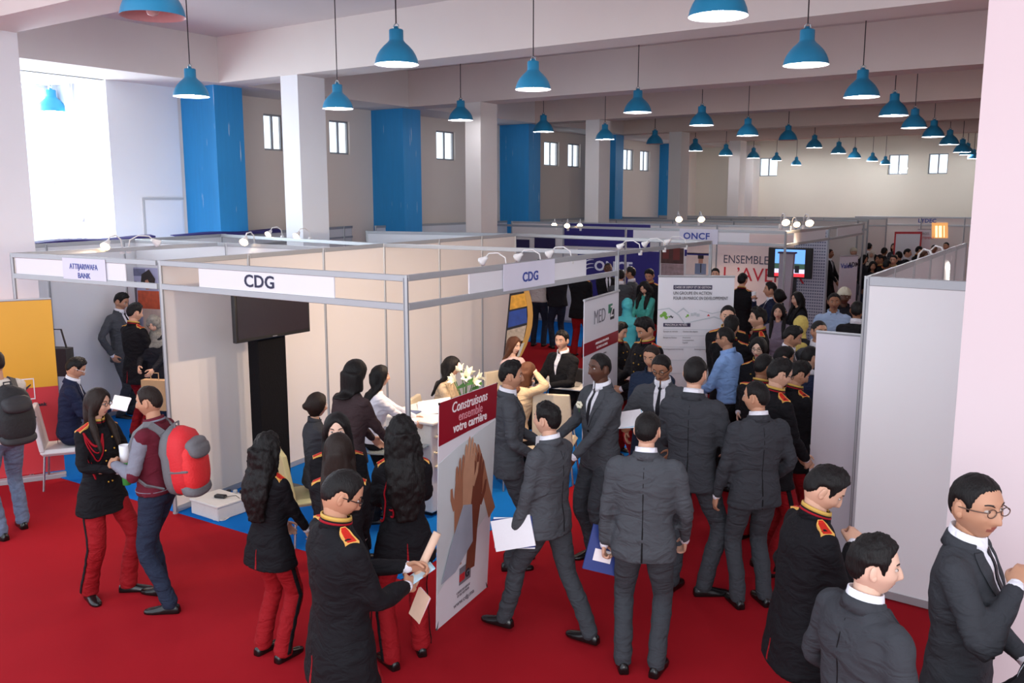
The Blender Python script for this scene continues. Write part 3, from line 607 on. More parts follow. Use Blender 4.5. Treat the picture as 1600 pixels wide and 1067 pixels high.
def skin_mats(tone):
    c = {'light': (205, 160, 135), 'tan': (186, 138, 110), 'brown': (150, 104, 78), 'dark': (88, 56, 42), 'pale': (216, 178, 156)}[tone]
    lp = {'light': (176, 98, 88), 'tan': (150, 88, 76), 'brown': (120, 70, 62), 'dark': (84, 48, 44), 'pale': (186, 100, 94)}[tone]
    return [mat('skin_' + tone, c, .5, var=.08, scale=18, spec=.35), mat('lips_' + tone, lp, .4), mat('eye_white', (190, 180, 172), .25), mat('iris_and_brow', (30, 20, 16), .5)]
COATS = {}
FPS = []
def facing_world(px, py, a):
    d = ray(px, py); d.z = 0; d.normalize(); ang = math.atan2(d.y, d.x) - math.radians(a)     # a clockwise from "away from camera"
    return ang - math.pi / 2      # rotation about z that takes +y to the facing direction
def person(label, head, facing, h=None, feet=None, sex='m', lean=0.0, twist=0.0, side=0.0, look=(0, 0), tone='tan', hair='short', hair_col='hair_black', outfit='suit',
           R=None, L=None, legs=None, sit=None, hi=True, glasses=None, Rh=None, Lh=None, palmR=None, palmL=None, curl=(.35, .35), hem=None, extras=(), girth=1.0, cat='person', group=None,
           hairlen=None, seed=0, headscale=1.0, legs_on=True, jacket=None, trouser=None, legyaw=0.0, hold=None):
    """head = pixel of the crown in the photograph (fixes where the figure stands), look = head (yaw right, pitch down) degrees"""
    vox = 0.0165 if hi else 0.028
    female = sex == 'f'; PR = (PROF_F if female else PROF_M).copy(); PR[:, 1:3] *= girth
    dropz = 0.0
    if sit: dropz = 0.92 - sit       # seat height of the pelvis
    # ---- spine curve
    zs = np.linspace(0.70, 1.80, 111); ang = math.radians(lean) * sstep(0.88, 1.25, zs); sang = math.radians(side) * sstep(0.88, 1.3, zs); tw = -math.radians(twist) * sstep(0.90, 1.35, zs)
    dz = zs[1] - zs[0]; cy = np.cumsum(np.sin(ang) * dz); cx = np.cumsum(np.sin(sang) * dz); cz = 0.70 + np.cumsum(np.cos(ang) * np.cos(sang) * dz) - dz - dropz
    def T(p):
        p = np.atleast_2d(np.asarray(p, float)); z = p[:, 2]; a = np.interp(z, zs, ang); sa = np.interp(z, zs, sang); t = np.interp(z, zs, tw)
        X = p[:, 0] * np.cos(t) - p[:, 1] * np.sin(t); Y = p[:, 0] * np.sin(t) + p[:, 1] * np.cos(t)
        ox, oy, oz = np.interp(z, zs, cx), np.interp(z, zs, cy), np.interp(z, zs, cz)
        return np.stack([ox + X * np.cos(sa), oy + Y * np.cos(a), oz - Y * np.sin(a) - X * np.sin(sa) * 1.0], 1)
    def T1(p): return T(p)[0]
    def trot(): 
        return rotx(-math.radians(lean)) @ roty(math.radians(side)) @ rotz(-math.radians(twist))
    n = 28; ph = np.linspace(0, 2 * np.pi, n, endpoint=False)
    def torso_ring(z, grow=0.0, prof=PR):
        a = np.interp(z, prof[:, 0], prof[:, 1]) + grow; b = np.interp(z, prof[:, 0], prof[:, 2]) + grow; c = np.interp(z, prof[:, 0], prof[:, 3])
        e = 2 / 2.4; s_, c_ = np.sin(ph), np.cos(ph)
        return T(np.stack([a * np.sign(s_) * np.abs(s_) ** e, c + b * np.sign(c_) * np.abs(c_) ** e, np.full(n, z)], 1))
    sw = np.interp(1.42, PR[:, 0], PR[:, 1])
    shR = T1((sw - 0.008, -0.012, 1.405)); shL = T1((-sw + 0.008, -0.012, 1.405))
    R = R or (0.27, 0.03, 0.80); L = L or (-0.27, 0.03, 0.80)
    R = np.array(R, float); L = np.array(L, float)
    if sit: R[2] -= 0 ; L[2] -= 0
    l1, l2 = (0.285, 0.265) if not female else (0.265, 0.25)
    elR, wrR = ik(shR, R, l1, l2, Rh if Rh is not None else (0.55, -0.7, -0.5)); elL, wrL = ik(shL, L, l1, l2, Lh if Lh is not None else (-0.55, -0.7, -0.5))
    # ---- legs
    hz = 0.90 - dropz; legs = legs or ((0.11, 0.0, 0), (-0.11, 0.0, 0)); hipR = np.array([0.09, 0, hz]); hipL = np.array([-0.09, 0, hz]); LEG = []
    for hp, (fx, fy, fa), sg in ((hipR, legs[0], 1), (hipL, legs[1], -1)):
        an = np.array([fx, fy - 0.02, 0.085]); fdir = np.array([math.sin(math.radians(fa)), math.cos(math.radians(fa)), 0])
        kn, an2 = ik(hp, an, 0.43, 0.425, fdir * 0.8 + np.array([0.05 * sg, 0.3, 0.15])); LEG.append((hp, kn, an2, fdir))
    # ---- head frame
    nb = T1((0, -0.006, 1.50)); nd = T1((0, -0.006, 1.55)) - nb; nd /= np.linalg.norm(nd)
    hy, hp_ = look; RH = rotz(-math.radians(hy) - math.radians(twist)) @ rotx(-math.radians(hp_))
    hc = nb + nd * 0.035 + np.array([0, 0, 0.085]) + RH @ np.array([0, 0.022, 0.018]); hs = headscale * (0.96 if female else 1.0)
    topz = 0.0
    S = None
    # crown
    crown = hc + RH @ np.array([0, -0.02, 0.125]) * hs
    # ---- placement
    px, py = head; fw = facing_world(px, py, facing); Rw = rotz(fw)
    if feet is not None:
        G = at(feet[0], feet[1], 0.0); g2 = math.hypot(G.x, G.y); d = ray(px, py); t = g2 / math.hypot(d.x, d.y); h_need = CAMH + d.z * t; S = h_need / crown[2] if h is None else (h / 1.75)
    else: S = (h or (1.64 if female else 1.75)) / 1.75
    zc = crown[2] * S; W = at(px, py, zc); off = Rw @ crown * S; loc = Vector((W.x - off[0], W.y - off[1], 0.0))
    FPS.append((label, round(S * 1.75, 2), round(loc.x, 2), round(loc.y, 2)))
    root = empty('person', loc, fw, label, cat, group)
    sc = lambda V: np.asarray(V, float) * S
    def out(name, V, Fc, mats, m=None, smooth=True, parent=None):
        o = np_obj(name, sc(V), Fc, mats, parent or root, m, smooth); return o
    # ---- outfit table
    O = dict(top='jacket', topm='suit_grey', bot='trousers', botm='suit_grey_trousers', shoe='shoe_black', hem=0.80, slack=0.0, cuff='shirt_white')
    O.update(OUTFITS[outfit]);
    if jacket: O['topm'] = jacket
    if trouser: O['botm'] = trouser
    hem_z = hem or O['hem']
    tm, bm = M_(O['topm']), M_(O['botm'])
    # ---- body (skin)
    core = Part(); core.loft([torso_ring(z, -0.03) for z in (.86, .95, 1.06, 1.17, 1.28, 1.36, 1.41)])
    core.limb([T1((0, -0.012, 1.36)), T1((0, -0.012, 1.44)), nb * .5 + T1((0, -0.01, 1.48)) * .5, hc + RH @ np.array([0, -0.012, -0.05])], [.07, .066 if not female else .052, .058 if not female else .046, .056 if not female else .047], n=14)
    for sh, el, wr in ((shR, elR, wrR), (shL, elL, wrL)): core.limb([sh, el, wr], [.045, .034, .024], n=8)
    for hp, kn, an, fd in LEG: core.limb([hp + [0, 0, 0.02], kn, an], [.06, .045, .03], n=8)
    V, Fc, _ = remesh(core, 0.030 if hi else 0.04, 2)
    body = Part().add(V, Fc.tolist() if isinstance(Fc, np.ndarray) else Fc, 0)
    hm = head_mesh(female, hi); body.add((hm.verts() * hs) @ RH.T + hc, hm.F, hm.M)
    for wr, el, sg, cu, pn in ((wrR, elR, 1, curl[0], palmR), (wrL, elL, -1, curl[1], palmL)):
        y = wr - el; y /= np.linalg.norm(y)
        pal = np.array(pn, float) if pn is not None else np.array([-sg * 0.9, 0.1, -0.35]); z_ = -pal; z_ = z_ - y * z_.dot(y); z_ /= np.linalg.norm(z_); x = np.cross(y, z_)
        HM = hand_mesh(cu, 1 if sg < 0 else -1, hi); A = np.stack([x, y, z_], 1)
        # thumb of the right hand points to -x in this frame (toward the body's front) for sg>0
        body.add((HM.verts() * (1.0 if not female else .9)) @ A.T + wr + y * 0.012, HM.F, 0)
    out('body', body.verts(), body.F, skin_mats(tone), body.M)
    # ---- trousers
    if O['bot'] and legs_on:
        p = Part(); hipr = (.116 if not female else .108) * girth
        p.limb([(-.06, -.004, hz + .03), (.06, -.004, hz + .03)], [hipr * 1.02, hipr * 1.02], n=16, ref=(0, 1, 0))
        p.loft([torso_ring(z, -.018) for z in (.88, .95, .99)] if not sit else [torso_ring(z, -.012) for z in (.92, .98, 1.03)])
        w = O.get('legw', 1.0)
        for hp, kn, an, fd in LEG:
            low = an + np.array([0, 0, -0.015]); mid = (kn + low) / 2 + np.array([0, -.012, 0])
            p.limb([hp, hp * .5 + kn * .5, kn, mid, low], [.100 if not female else .090, (.086 if not female else .080) * w, .068 * w, .064 * w, .062 * w * O.get('flare', 1.0)], n=14, ref=fd)
        V, Fc, N = remesh(p, vox, 3)
        if hi:
            kz = np.array([noise.noise(Vector((v[0] * 9, v[1] * 9, v[2] * 22 + seed))) for v in V]); lowm = sstep(.62, .30, V[:, 2]) * .5 + .5; V = V + N * (kz * .008 * lowm)[:, None]
        # flatten the hems
        hemz = .045; mask = V[:, 2] < hemz; V[mask, 2] = hemz + (V[mask, 2] - hemz) * .15
        to = out('trousers', V, Fc, bm)
        if O.get('stripe'):
            bt = BVHTree.FromPolygons([tuple(v) for v in V], Fc.tolist() if isinstance(Fc, np.ndarray) else Fc)
            for (hp, kn, an, fd), sg in zip(LEG, (1, -1)):
                pts = []; path = [hp * (1 - t) + kn * t for t in np.linspace(0, 1, 12)] + [kn * (1 - t) + an * t for t in np.linspace(0.08, 1.04, 12)]
                side_v = np.cross(fd, [0, 0, 1.0]) * sg
                for c in path:
                    hit = bt.ray_cast(Vector(c + side_v * .4), Vector(-side_v), .5); q = np.array(hit[0]) if hit[0] is not None else c + side_v * .07
                    pts.append([q + fd * .020 + side_v * .001, q + fd * .016 + side_v * .005, q - fd * .016 + side_v * .005, q - fd * .020 + side_v * .001])
                s_ = Part().loft(pts); out('stripe', s_.verts(), s_.F, M_(O['stripe']), parent=to)
        for hp, kn, an, fd in LEG:
            sh = Part(); side_v = np.cross(fd, [0, 0, 1.0]); b0 = np.array([an[0], an[1], max(an[2] - .085, 0)])
            R_ = []
            for (t, wd, ht) in ((-.075, .022, .045), (-.068, .032, .065), (-.03, .037, .082), (.02, .038, .080), (.07, .042, .058), (.12, .046, .045), (.165, .040, .036), (.192, .024, .028), (.200, .008, .018)):
                a = np.linspace(0, np.pi, 9); top = [b0 + fd * t + side_v * (wd * math.cos(q)) + np.array([0, 0, .012 + (ht - .012) * math.sin(q) ** .8]) for q in a]
                bot = [b0 + fd * t - side_v * wd * .96, b0 + fd * t + side_v * wd * .96]; R_.append(top + bot)
            sh.loft(R_); so = out('shoe', sh.verts(), sh.F, M_(O['shoe']))
    # ---- top garment
    if O['top']:
        p = Part(); zz = [z for z in (.78, .84, .90, .98, 1.06, 1.14, 1.21, 1.28, 1.34, 1.38, 1.42, 1.445, 1.465, 1.485) if z > hem_z + .015]; zz = [hem_z] + zz
        if sit: zz = [z for z in zz if z >= .86]
        PJ = PR.copy()
        if hem_z < .8: PJ = np.vstack([[hem_z - .02, PR[0, 1] + .012, PR[0, 2] + .02, 0], PR])
        p.loft([torso_ring(z, O['slack'] + O.get('skirt', 0) * max(0, (1.0 - z) / .25), PJ) for z in zz])
        slv = Part()
        for sh, el, wr, sg in ((shR, elR, wrR, 1), (shL, elL, wrL, -1)):
            inn = sh + (T1((0, -0.012, 1.36)) - sh) * .35
            f = O.get('sleeve', 1.0) * (1 if not female else .88); e1 = sh * .45 + el * .55; e2 = el * .45 + wr * .55; wr2 = wr - (wr - el) * O.get('short', 0.0)
            if O.get('vest'): p.limb([inn, sh, sh * .8 + el * .2], [.055, .066, .055], n=12); q_ = Part().limb([sh * .9 + el * .1, e1, el, e2, wr2], [.064, .058, .053, .048, .040], n=14, ref=(0, 1, 0)); slv.add(q_.verts(), q_.F)
            else: p.limb([inn, sh, e1, el, e2, wr2], [.055 * f, .066 * f, .058 * f, .052 * f, .047 * f, .039 * f], n=12, ref=(0, 1, 0))
        V, Fc, N = remesh(p, vox, 3)
        FcL = Fc.tolist() if isinstance(Fc, np.ndarray) else Fc
        if hi:
            q = np.array([noise.noise(Vector((v[0] * 7, v[1] * 7, v[2] * 15 + seed))) for v in V]); q2 = np.array([noise.noise(Vector((v[0] * 16 + 5, v[1] * 16, v[2] * 30 + seed))) for v in V])
            arm = np.minimum(np.linalg.norm(V - elR, axis=1), np.linalg.norm(V - elL, axis=1)); am = sstep(.22, .02, arm)
            V = V + N * (q * .009 + q2 * .008 * am)[:, None]
        bt = BVHTree.FromPolygons([tuple(v) for v in V], FcL)
        mslots = [tm]; mi = None
        Fa = np.asarray(FcL) if isinstance(Fc, np.ndarray) else None
        if O.get('vest'): mslots = [M_(O['vest'])]
        jo = out(O['top'], V, FcL, mslots, mi)
        if O.get('vest'):
            V2, F2, N2 = remesh(slv, vox, 3); q = np.array([noise.noise(Vector((v[0] * 16 + 5, v[1] * 16, v[2] * 30 + seed))) for v in V2]); out('sleeve', V2 + N2 * (q * .006)[:, None], F2, tm)
            for sh, el, wr in ((shR, elR, wrR), (shL, elL, wrL)):
                bd = el - (sh + wr) * .5; bd /= np.linalg.norm(bd); e_ = Part().loft(ellipsoid(el + bd * .012, (.047, .047, .058), 14, 9)); out('elbow_patch', e_.verts(), e_.F, M_(O['vest']))
        NR = trot()
        def surf(phi, z, off=.004, far=.5):
            """point on the garment at angle phi (0 = front, + = the wearer's right) and height z"""
            b = np.interp(z, PR[:, 0], PR[:, 3]); c = T1((0, b, z)); d = T1((math.sin(phi) * .1, b + math.cos(phi) * .1, z)) - c; d /= np.linalg.norm(d)
            hit = bt.ray_cast(Vector(c), Vector(d), far)
            if hit[0] is None: return c + d * .12, d
            return np.array(hit[0]) + d * off, d
        def patch(name, rows, m, off=.004, thick=.004, parent=None):
            """rows: list of (z, phi_left, phi_right); a thin sheet lying on the garment"""
            R_ = []; rr_ = np.array(rows, float); ss = np.arange(len(rr_)); s2 = np.linspace(0, len(rr_) - 1, (len(rr_) - 1) * 4 + 1); rows = [(np.interp(q, ss, rr_[:, 0]), np.interp(q, ss, rr_[:, 1]), np.interp(q, ss, rr_[:, 2])) for q in s2]
            for z, a, b in rows:
                k = 7; f_ = [surf(a + (b - a) * i / (k - 1), z, off) for i in range(k)]; R_.append([q for q, d in f_] + [q - d * (thick + off) for q, d in f_[::-1]])
            s_ = Part().loft(R_); return out(name, s_.verts(), s_.F, m, parent=parent, smooth=False)
        def strap(name, pts, w, m, parent=None, t=.006):
            """ribbon through surface points [(phi, z)]"""
            P = [surf(a, z, .004) for a, z in pts]; R_ = []
            for i, (q, d) in enumerate(P):
                tt = P[min(i + 1, len(P) - 1)][0] - P[max(i - 1, 0)][0]; tt /= np.linalg.norm(tt) + 1e-9; sd = np.cross(tt, d); sd /= np.linalg.norm(sd) + 1e-9
                R_.append([q - sd * w, q - sd * w + d * t, q + sd * w + d * t, q + sd * w])
            s_ = Part().loft(R_); return out(name, s_.verts(), s_.F, m, parent=parent, smooth=False)
        def collar(name, z0, z1, r0, r1, m, gap=0.0, parent=None, th=.006, yo=0.0):
            R_ = []
            for z, r, q in ((z0, r0, 0), (z1, r1, 0), (z1, r1 - th, 1), (z0, r0 - th, 1)):
                c = T1((0, -.010, z)) if z < 1.5 else nb + nd * (z - 1.5); A = []
                for a in np.linspace(gap, 2 * np.pi - gap, 22): 
                    v = NR @ np.array([math.sin(a) * r, math.cos(a) * r * 1.02 + yo, 0]); A.append(c + v + np.array([0, 0, -.016 * math.cos(a) * (1 if gap else .6)]))
                R_.append(A)
            V_ = np.concatenate([np.array(r) for r in R_]); k = 22; fc = []
            for r in range(4):
                for i in range(k - 1): fc.append((r * k + i, r * k + i + 1, ((r + 1) % 4) * k + i + 1, ((r + 1) % 4) * k + i))
            return out(name, V_, fc, m, parent=parent)
        st = O.get('style')
        if st == 'suit':
            collar('shirt', 1.468, 1.535, .078 if not female else .066, .068 if not female else .058, M_('shirt_white'), .10)
            patch('shirt', [(1.475, -.5, .5), (1.42, -.52, .52), (1.34, -.34, .34), (1.25, -.19, .19), (1.17, -.03, .03)], M_('shirt_white'), .004)
            patch('tie', [(1.475, -.16, .16), (1.455, -.20, .20), (1.44, -.10, .10), (1.35, -.13, .13), (1.25, -.14, .14), (1.18, -.02, .02)], M_(O.get('tie', 'tie_black')), .010, .003)
            if hi:
                for sg in (-1, 1):
                    patch('lapel', [(1.47, sg * .62, sg * 1.05), (1.42, sg * .50, sg * .98), (1.37, sg * .42, sg * .82), (1.30, sg * .26, sg * .52), (1.22, sg * .10, sg * .24), (1.165, sg * .0, sg * .05)], tm, .010, .005, parent=jo)
                collar('collar', 1.455, 1.505, .094 if not female else .08, .080 if not female else .068, tm, 1.0, parent=jo, th=.012)
                patch('seam', [(1.43, 3.125, 3.158), (1.2, 3.12, 3.163), (hem_z + .24, 3.12, 3.163)], M_('seam_dark'), .0012, .002, parent=jo)
                patch('vent', [(hem_z + .24, 3.10, 3.16), (hem_z + .01, 3.08, 3.17)], M_('seam_dark'), .002, .002, parent=jo)
                for z in (1.13, 1.03):
                    q, d = surf(0.06, z, .003); s_ = Part().loft(ellipsoid(q, (.009, .009, .009), 8, 5)); out('button', s_.verts(), s_.F, M_('seam_dark'), parent=jo)
        if st == 'uniform':
            cm = M_('gold_braid')
            co = collar('collar', 1.462, 1.520, .080 if not female else .070, .070 if not female else .061, tm, .12, parent=jo)
            collar('collar_braid', 1.512, 1.530, .073 if not female else .064, .071 if not female else .062, cm, .12, parent=jo); collar('collar_braid', 1.496, 1.504, .077 if not female else .067, .074 if not female else .065, M_('cord_red'), .12, parent=jo)
            for sg, S0 in ((1, shR), (-1, shL)):
                c0 = S0 + (T1((0, -.012, 1.49)) - S0) * .52; c1 = S0 + (S0 - T1((0, -.012, 1.40))) * .13
                ax = c1 - c0; ax /= np.linalg.norm(ax); fwdv = NR @ np.array([0, 1.0, 0]); top_r = []; 
                zref = None
                for (t, w) in ((0, .012), (.025, .026), (.06, .029), (.118, .034)):
                    q = c0 + ax * t; row = []
                    for k in (-1, 1):
                        r0 = q + fwdv * w * k; hit = bt.ray_cast(Vector(r0 + np.array([0, 0, .25])), Vector((0, 0, -1)), .6); zq = hit[0].z if hit[0] is not None else r0[2]; zq = zq if zref is None else min(max(zq, zref - .035), zref + .012); row.append(np.array([r0[0], r0[1], zq + .013]))
                    zref = max(row[0][2], row[1][2]) - .013; row[0][2] = row[1][2] = (row[0][2] + row[1][2]) / 2; top_r.append(row)
                def slab(rows, dz_, name, m, par):
                    R_ = [[a, b, b - [0, 0, .016], a - [0, 0, .022]] for a, b in rows]; R_ = [[x_ + np.array([0, 0, dz_]) for x_ in r] for r in R_]; s_ = Part().loft(R_); return out(name, s_.verts(), s_.F, m, parent=par, smooth=False)
                ep = slab(top_r, 0, 'epaulette', M_('epaulette_gold'), root)
                inn = [[a * .82 + b * .18, a * .18 + b * .82] for a, b in top_r]; inn[-1] = [inn[-1][0] * .94 + inn[-2][0] * .06, inn[-1][1] * .94 + inn[-2][1] * .06]; inn[0] = [inn[0][0] * .7 + inn[1][0] * .3, inn[0][1] * .7 + inn[1][1] * .3]
                slab(inn, .003, 'epaulette_field', M_('epaulette_red'), ep)
            bu = Part()
            for sg in (-1, 1):
                for z in (1.36, 1.27, 1.18, 1.09, 1.00): q, d = surf(sg * (.16 + (z - 1) * .7), z, .004); bu.loft(ellipsoid(q, (.009, .009, .009), 8, 5))
            if facing % 360 > 75 and facing % 360 < 285 and hi: tag(out('button', bu.verts(), bu.F, M_('gold_button')), kind='stuff')
            if 'cord' in extras:
                sg = 1 if 'cordR' in extras else -1; rr = Part(); S0 = shR if sg > 0 else shL
                for j, (drop, r) in enumerate(((.16, .006), (.24, .006), (.10, .010))):
                    pts = []; 
                    for t in np.linspace(0, 1, 12):
                        a = sg * (1.25 - .95 * t); z = 1.425 - .03 * t - drop * math.sin(math.pi * t) * (1 - .2 * t)
                        q, d = surf(a, z, .010); pts.append(q)
                    rr.limb(pts, [r] * 12, n=6)
                for j in range(2):   # loop under the arm
                    pts = [S0 + np.array([0.01 * sg, .05, -.02])]
                    for t in np.linspace(.1, 1, 8):
                        pts.append(S0 + NR @ np.array([sg * (.055 - .07 * t), .03 + .04 * math.sin(math.pi * t) + (.06 if j == 0 else .085) * math.sin(math.pi * t), -.30 * math.sin(math.pi * t * .9) * (1 + .12 * j)]))
                    rr.limb(pts, [.006] * 9, n=6)
                out('shoulder_cord', rr.verts(), rr.F, M_('cord_red'))
            if 'cordback' in extras:
                rr = Part()
                for j in range(3):
                    pts = []
                    for t in np.linspace(0, 1, 12):
                        a = -(2.3 + (.25 - j * .08) * math.sin(math.pi * t) - .75 * t * (j == 2)); z = 1.43 - (.30 + .05 * j) * math.sin(math.pi * t * .55) - (0)
                        q, d = surf(a, z, .012); pts.append(q)
                    rr.limb(pts, [.007 if j < 2 else .006] * 12, n=6)
                out('shoulder_cord', rr.verts(), rr.F, M_('cord_red'))
            if hi: patch('vent', [(hem_z + .16, 3.12, 3.15), (hem_z + .012, 3.07, 3.18)], M_(O['botm']), .003, .002, parent=jo)
        if st in ('shirt', 'open'):
            collar('collar', 1.462, 1.52, .080 if not female else .066, .078 if not female else .064, tm, .45, parent=jo, th=.006)
            if hi: patch('placket', [(1.44, -.05, .05), (1.2, -.05, .05), (hem_z + .04, -.05, .05)], tm, .004, .002, parent=jo)
        if st == 'varsity':
            collar('collar', 1.462, 1.515, .084, .074, M_('knit_maroon'), .15, parent=jo, th=.012); collar('collar_band', 1.485, 1.497, .084, .080, M_('knit_grey'), .15, parent=jo)
            R_ = [torso_ring(z, g) for z, g in ((hem_z + .05, .004), (hem_z + .028, .010), (hem_z + .026, .010), (hem_z, .0))]
            b_ = Part().loft(R_); out('waistband', b_.verts(), b_.F, M_('knit_maroon'), parent=jo); R_ = [torso_ring(z, .0115) for z in (hem_z + .034, hem_z + .030)]; b_ = Part().loft(R_); out('waistband_stripe', b_.verts(), b_.F, M_('knit_grey'), parent=jo)
        if st == 'hood':
            R_ = ellipsoid(T1((0, -.10, 1.45)), (.11, .05, .05), 14, 8); b_ = Part().loft(R_); out('hood', b_.verts(), b_.F, tm, parent=jo)
        if st == 'vneck':
            patch('shirt', [(1.475, -.45, .45), (1.40, -.32, .32), (1.30, -.15, .15), (1.22, -.02, .02)], M_(O.get('under', 'shirt_white')), .004)
            collar('collar', 1.468, 1.525, .078, .072, M_(O.get('under', 'shirt_white')), .3)
        if O.get('cuff') and hi:
            for el, wr in ((elR, wrR), (elL, wrL)):
                y = wr - el; y /= np.linalg.norm(y); c_ = Part().limb([wr - y * .01, wr + y * (.022 if not female else .016)], [.030, .031], n=12); out('cuff', c_.verts(), c_.F, M_(O['cuff']))
        if 'scarf' in extras:
            R_ = ellipsoid(T1((0, .0, 1.48)), (.105, .10, .05), 16, 8); b_ = Part().loft(R_); out('scarf', b_.verts(), b_.F, M_('scarf_cream'))
    # ---- hair
    hcol = M_(hair_col)
    if hair in ('short', 'crop', 'curly_short', 'bald'):
        hcap = hair_cap(hair, 76, 58, seed) if hi else hair_cap(hair, 26, 20, seed); V = hcap.verts() * hs
        if hi and hair != 'bald': q = np.array([noise.noise(Vector((v[0] * 75, v[1] * 75, v[2] * 45 + seed))) + .6 * noise.noise(Vector((v[0] * 30, v[1] * 30, v[2] * 30 + seed))) for v in V]); V = V * (1 + (q * (.050 if hair != 'crop' else .022) * sstep(.0, .06, V[:, 2]))[:, None])
        V = V @ RH.T + hc; out('hair', V, hcap.F, hcol)
    elif hair in ('long', 'curly', 'bob', 'bun', 'pony'):
        p = Part(); cap_ = hair_cap('long', seed=seed); p.add(cap_.verts() * hs @ RH.T + hc, cap_.F)
        bob = hair == 'bob'
        ln = hairlen or {'long': .42, 'curly': .46, 'bob': .17, 'bun': 0, 'pony': 0}[hair]; big = {'long': 1.0, 'curly': 1.45, 'bob': 1.12, 'bun': .9, 'pony': .9}[hair]
        if ln:
            th = np.linspace(0, 2 * np.pi, 20, endpoint=False); R_ = []
            for i in range(12):
                t = i / 11; zoff = .02 - (ln + .10) * t; c = hc + RH @ np.array([0, -.022, .0]); zc_ = c[2] + zoff
                zr = min(zc_ + dropz, 1.47); bk = T1((0, np.interp(min(zr, 1.47), PR[:, 0], PR[:, 3]) - np.interp(min(zr, 1.47), PR[:, 0], PR[:, 2]) - .012, zr)) if zc_ + dropz < 1.47 else None
                y0 = c[1] - (.045 if not bob else .015) if bk is None else min(c[1] - .03, bk[1] - .004); x0 = c[0] if bk is None else c[0] * .5 + bk[0] * .5
                f_ = math.sin(min(1, (t + .25) / .5) * math.pi / 2) * (1 - .45 * sstep(.6, 1.0, t)); wdt = .092 * big * f_ if not bob else .112 * (1 - .22 * sstep(.75, 1, t)); dp = (.062 if t < .35 else .045) * big * (1 - .3 * t) if not bob else .088
                A = rotz(-math.radians(hy) * (1 - sstep(.15, .6, t)) - math.radians(twist)); R_.append(np.array([[x0, y0, zc_]] * 20) + np.stack([wdt * np.cos(th), dp * np.sin(th), .01 * np.sin(3 * th)], 1) @ A.T)
            p.loft(R_[::-1])
            if 'front' in extras or hair in ('curly', 'long', 'bob'):
                for sg in (-1, 1):
                    e0 = hc + RH @ np.array([sg * .078, .012, .02]); e1 = hc + RH @ np.array([sg * .088, .0, -.09]); 
                    fr_ = 'front' in extras and hair != 'bob'
                    e2 = T1((sg * .085, (.07 if fr_ else -.07), 1.44)); e3 = T1((sg * .09, (.135 if fr_ else -.13), 1.27))
                    if hair == 'bob': p.limb([hc + RH @ np.array([sg * .07, -.01, .05]), e0, e1], [.024, .026, .020], n=8)
                    else: p.limb([e0, e1, e2, e3], [.022 * big, .026 * big, .034 * big, .016 * big], n=8)
        if hair == 'bun': p.loft(ellipsoid(hc + RH @ np.array([0, -.112, -.015]) * hs, (.040, .034, .036)))
        if hair == 'pony': p.limb([hc + RH @ np.array([0, -.115, .02]), hc + RH @ np.array([0, -.15, -.06]), hc + RH @ np.array([0, -.13, -.18])], [.026, .034, .014], n=8)
        V, Fc, N = remesh(p, .0125 if hi else .02, 2)
        fq, amp = ((38, .012) if hair == 'curly' else (30, .004)); zf = 20 if hair == 'curly' else 2.5
        if hi:
            q = np.array([noise.noise(Vector((v[0] * fq, v[1] * fq, v[2] * zf + seed))) for v in V]); V = V + N * (q * amp)[:, None]
            if hair == 'curly': q = np.array([noise.noise(Vector((v[0] * 90, v[1] * 90, v[2] * 60 + seed))) for v in V]); V = V + N * (q * .006)[:, None]
        out('hair', V, Fc, hcol)
        if hair == 'pony' or 'band' in extras: pass
    elif hair == 'hijab':
        p = Part(); cap_ = hair_cap('hijab', seed=seed); p.add(cap_.verts() * hs @ RH.T + hc, cap_.F)
        p.limb([hc + RH @ np.array([0, -.02, -.04]), hc + RH @ np.array([0, -.015, -.12]), T1((0, 0, 1.44))], [.080, .078, .10], n=14); p.loft([torso_ring(z, g) for z, g in ((1.30, .012), (1.36, .016), (1.42, .012), (1.46, .0))])
        V, Fc, N = remesh(p, .014, 3); q = np.array([noise.noise(Vector((v[0] * 12, v[1] * 12, v[2] * 25 + seed))) for v in V]); V = V + N * (q * .010)[:, None]; out('headscarf', V, Fc, hcol)
    elif hair == 'cap':
        c1 = hair_cap('crop', 26, 20); out('hair', c1.verts() * hs @ RH.T + hc, c1.F, M_('hair_black')); c2 = hair_cap('cap', 30, 24); out('cap', c2.verts() * hs @ RH.T + hc, c2.F, hcol)
    if 'headphones' in extras:
        q = Part(); q.limb([hc + RH @ np.array([.085 * math.cos(a), -.02, .125 * math.sin(a)]) for a in np.linspace(0.2, 2.94, 7)], [.008] * 7, n=6); out('hair_band', q.verts(), q.F, M_('hair_black'))
    # ---- glasses
    if glasses:
        g = Part()
        for sg in (-1, 1):
            rim = [hc + RH @ (np.array([sg * .033 + .0215 * math.cos(a), .094 + .001, .009 + .0155 * math.sin(a)]) * hs) for a in np.linspace(0, 2 * np.pi, 13)]
            g.limb(rim, [.0022] * 13, n=5); g.limb([hc + RH @ (np.array(v) * hs) for v in ((sg * .054, .092, .014), (sg * .075, .055, .012), (sg * .083, -.005, .008))], [.0026, .0026, .0022], n=5)
        g.limb([hc + RH @ (np.array(v) * hs) for v in ((-.012, .096, .012), (.012, .096, .012))], [.0022, .0022], n=5)
        out('glasses', g.verts(), g.F, M_(glasses))
    root['S'] = S
    info = dict(root=root, S=S, wrR=wrR, wrL=wrL, elR=elR, elL=elL, hc=hc, RH=RH, T1=T1, T=T, shR=shR, shL=shL, loc=loc, fw=fw, bt=bt if O['top'] else None, NR=trot(), hz=hz)
    info['w'] = lambda p: Vector(loc) + Vector(tuple(Rw @ (np.asarray(p, float) * S)))
    info['wd'] = lambda p: Vector(tuple(Rw @ np.asarray(p, float)))
    del root['S']
    return info
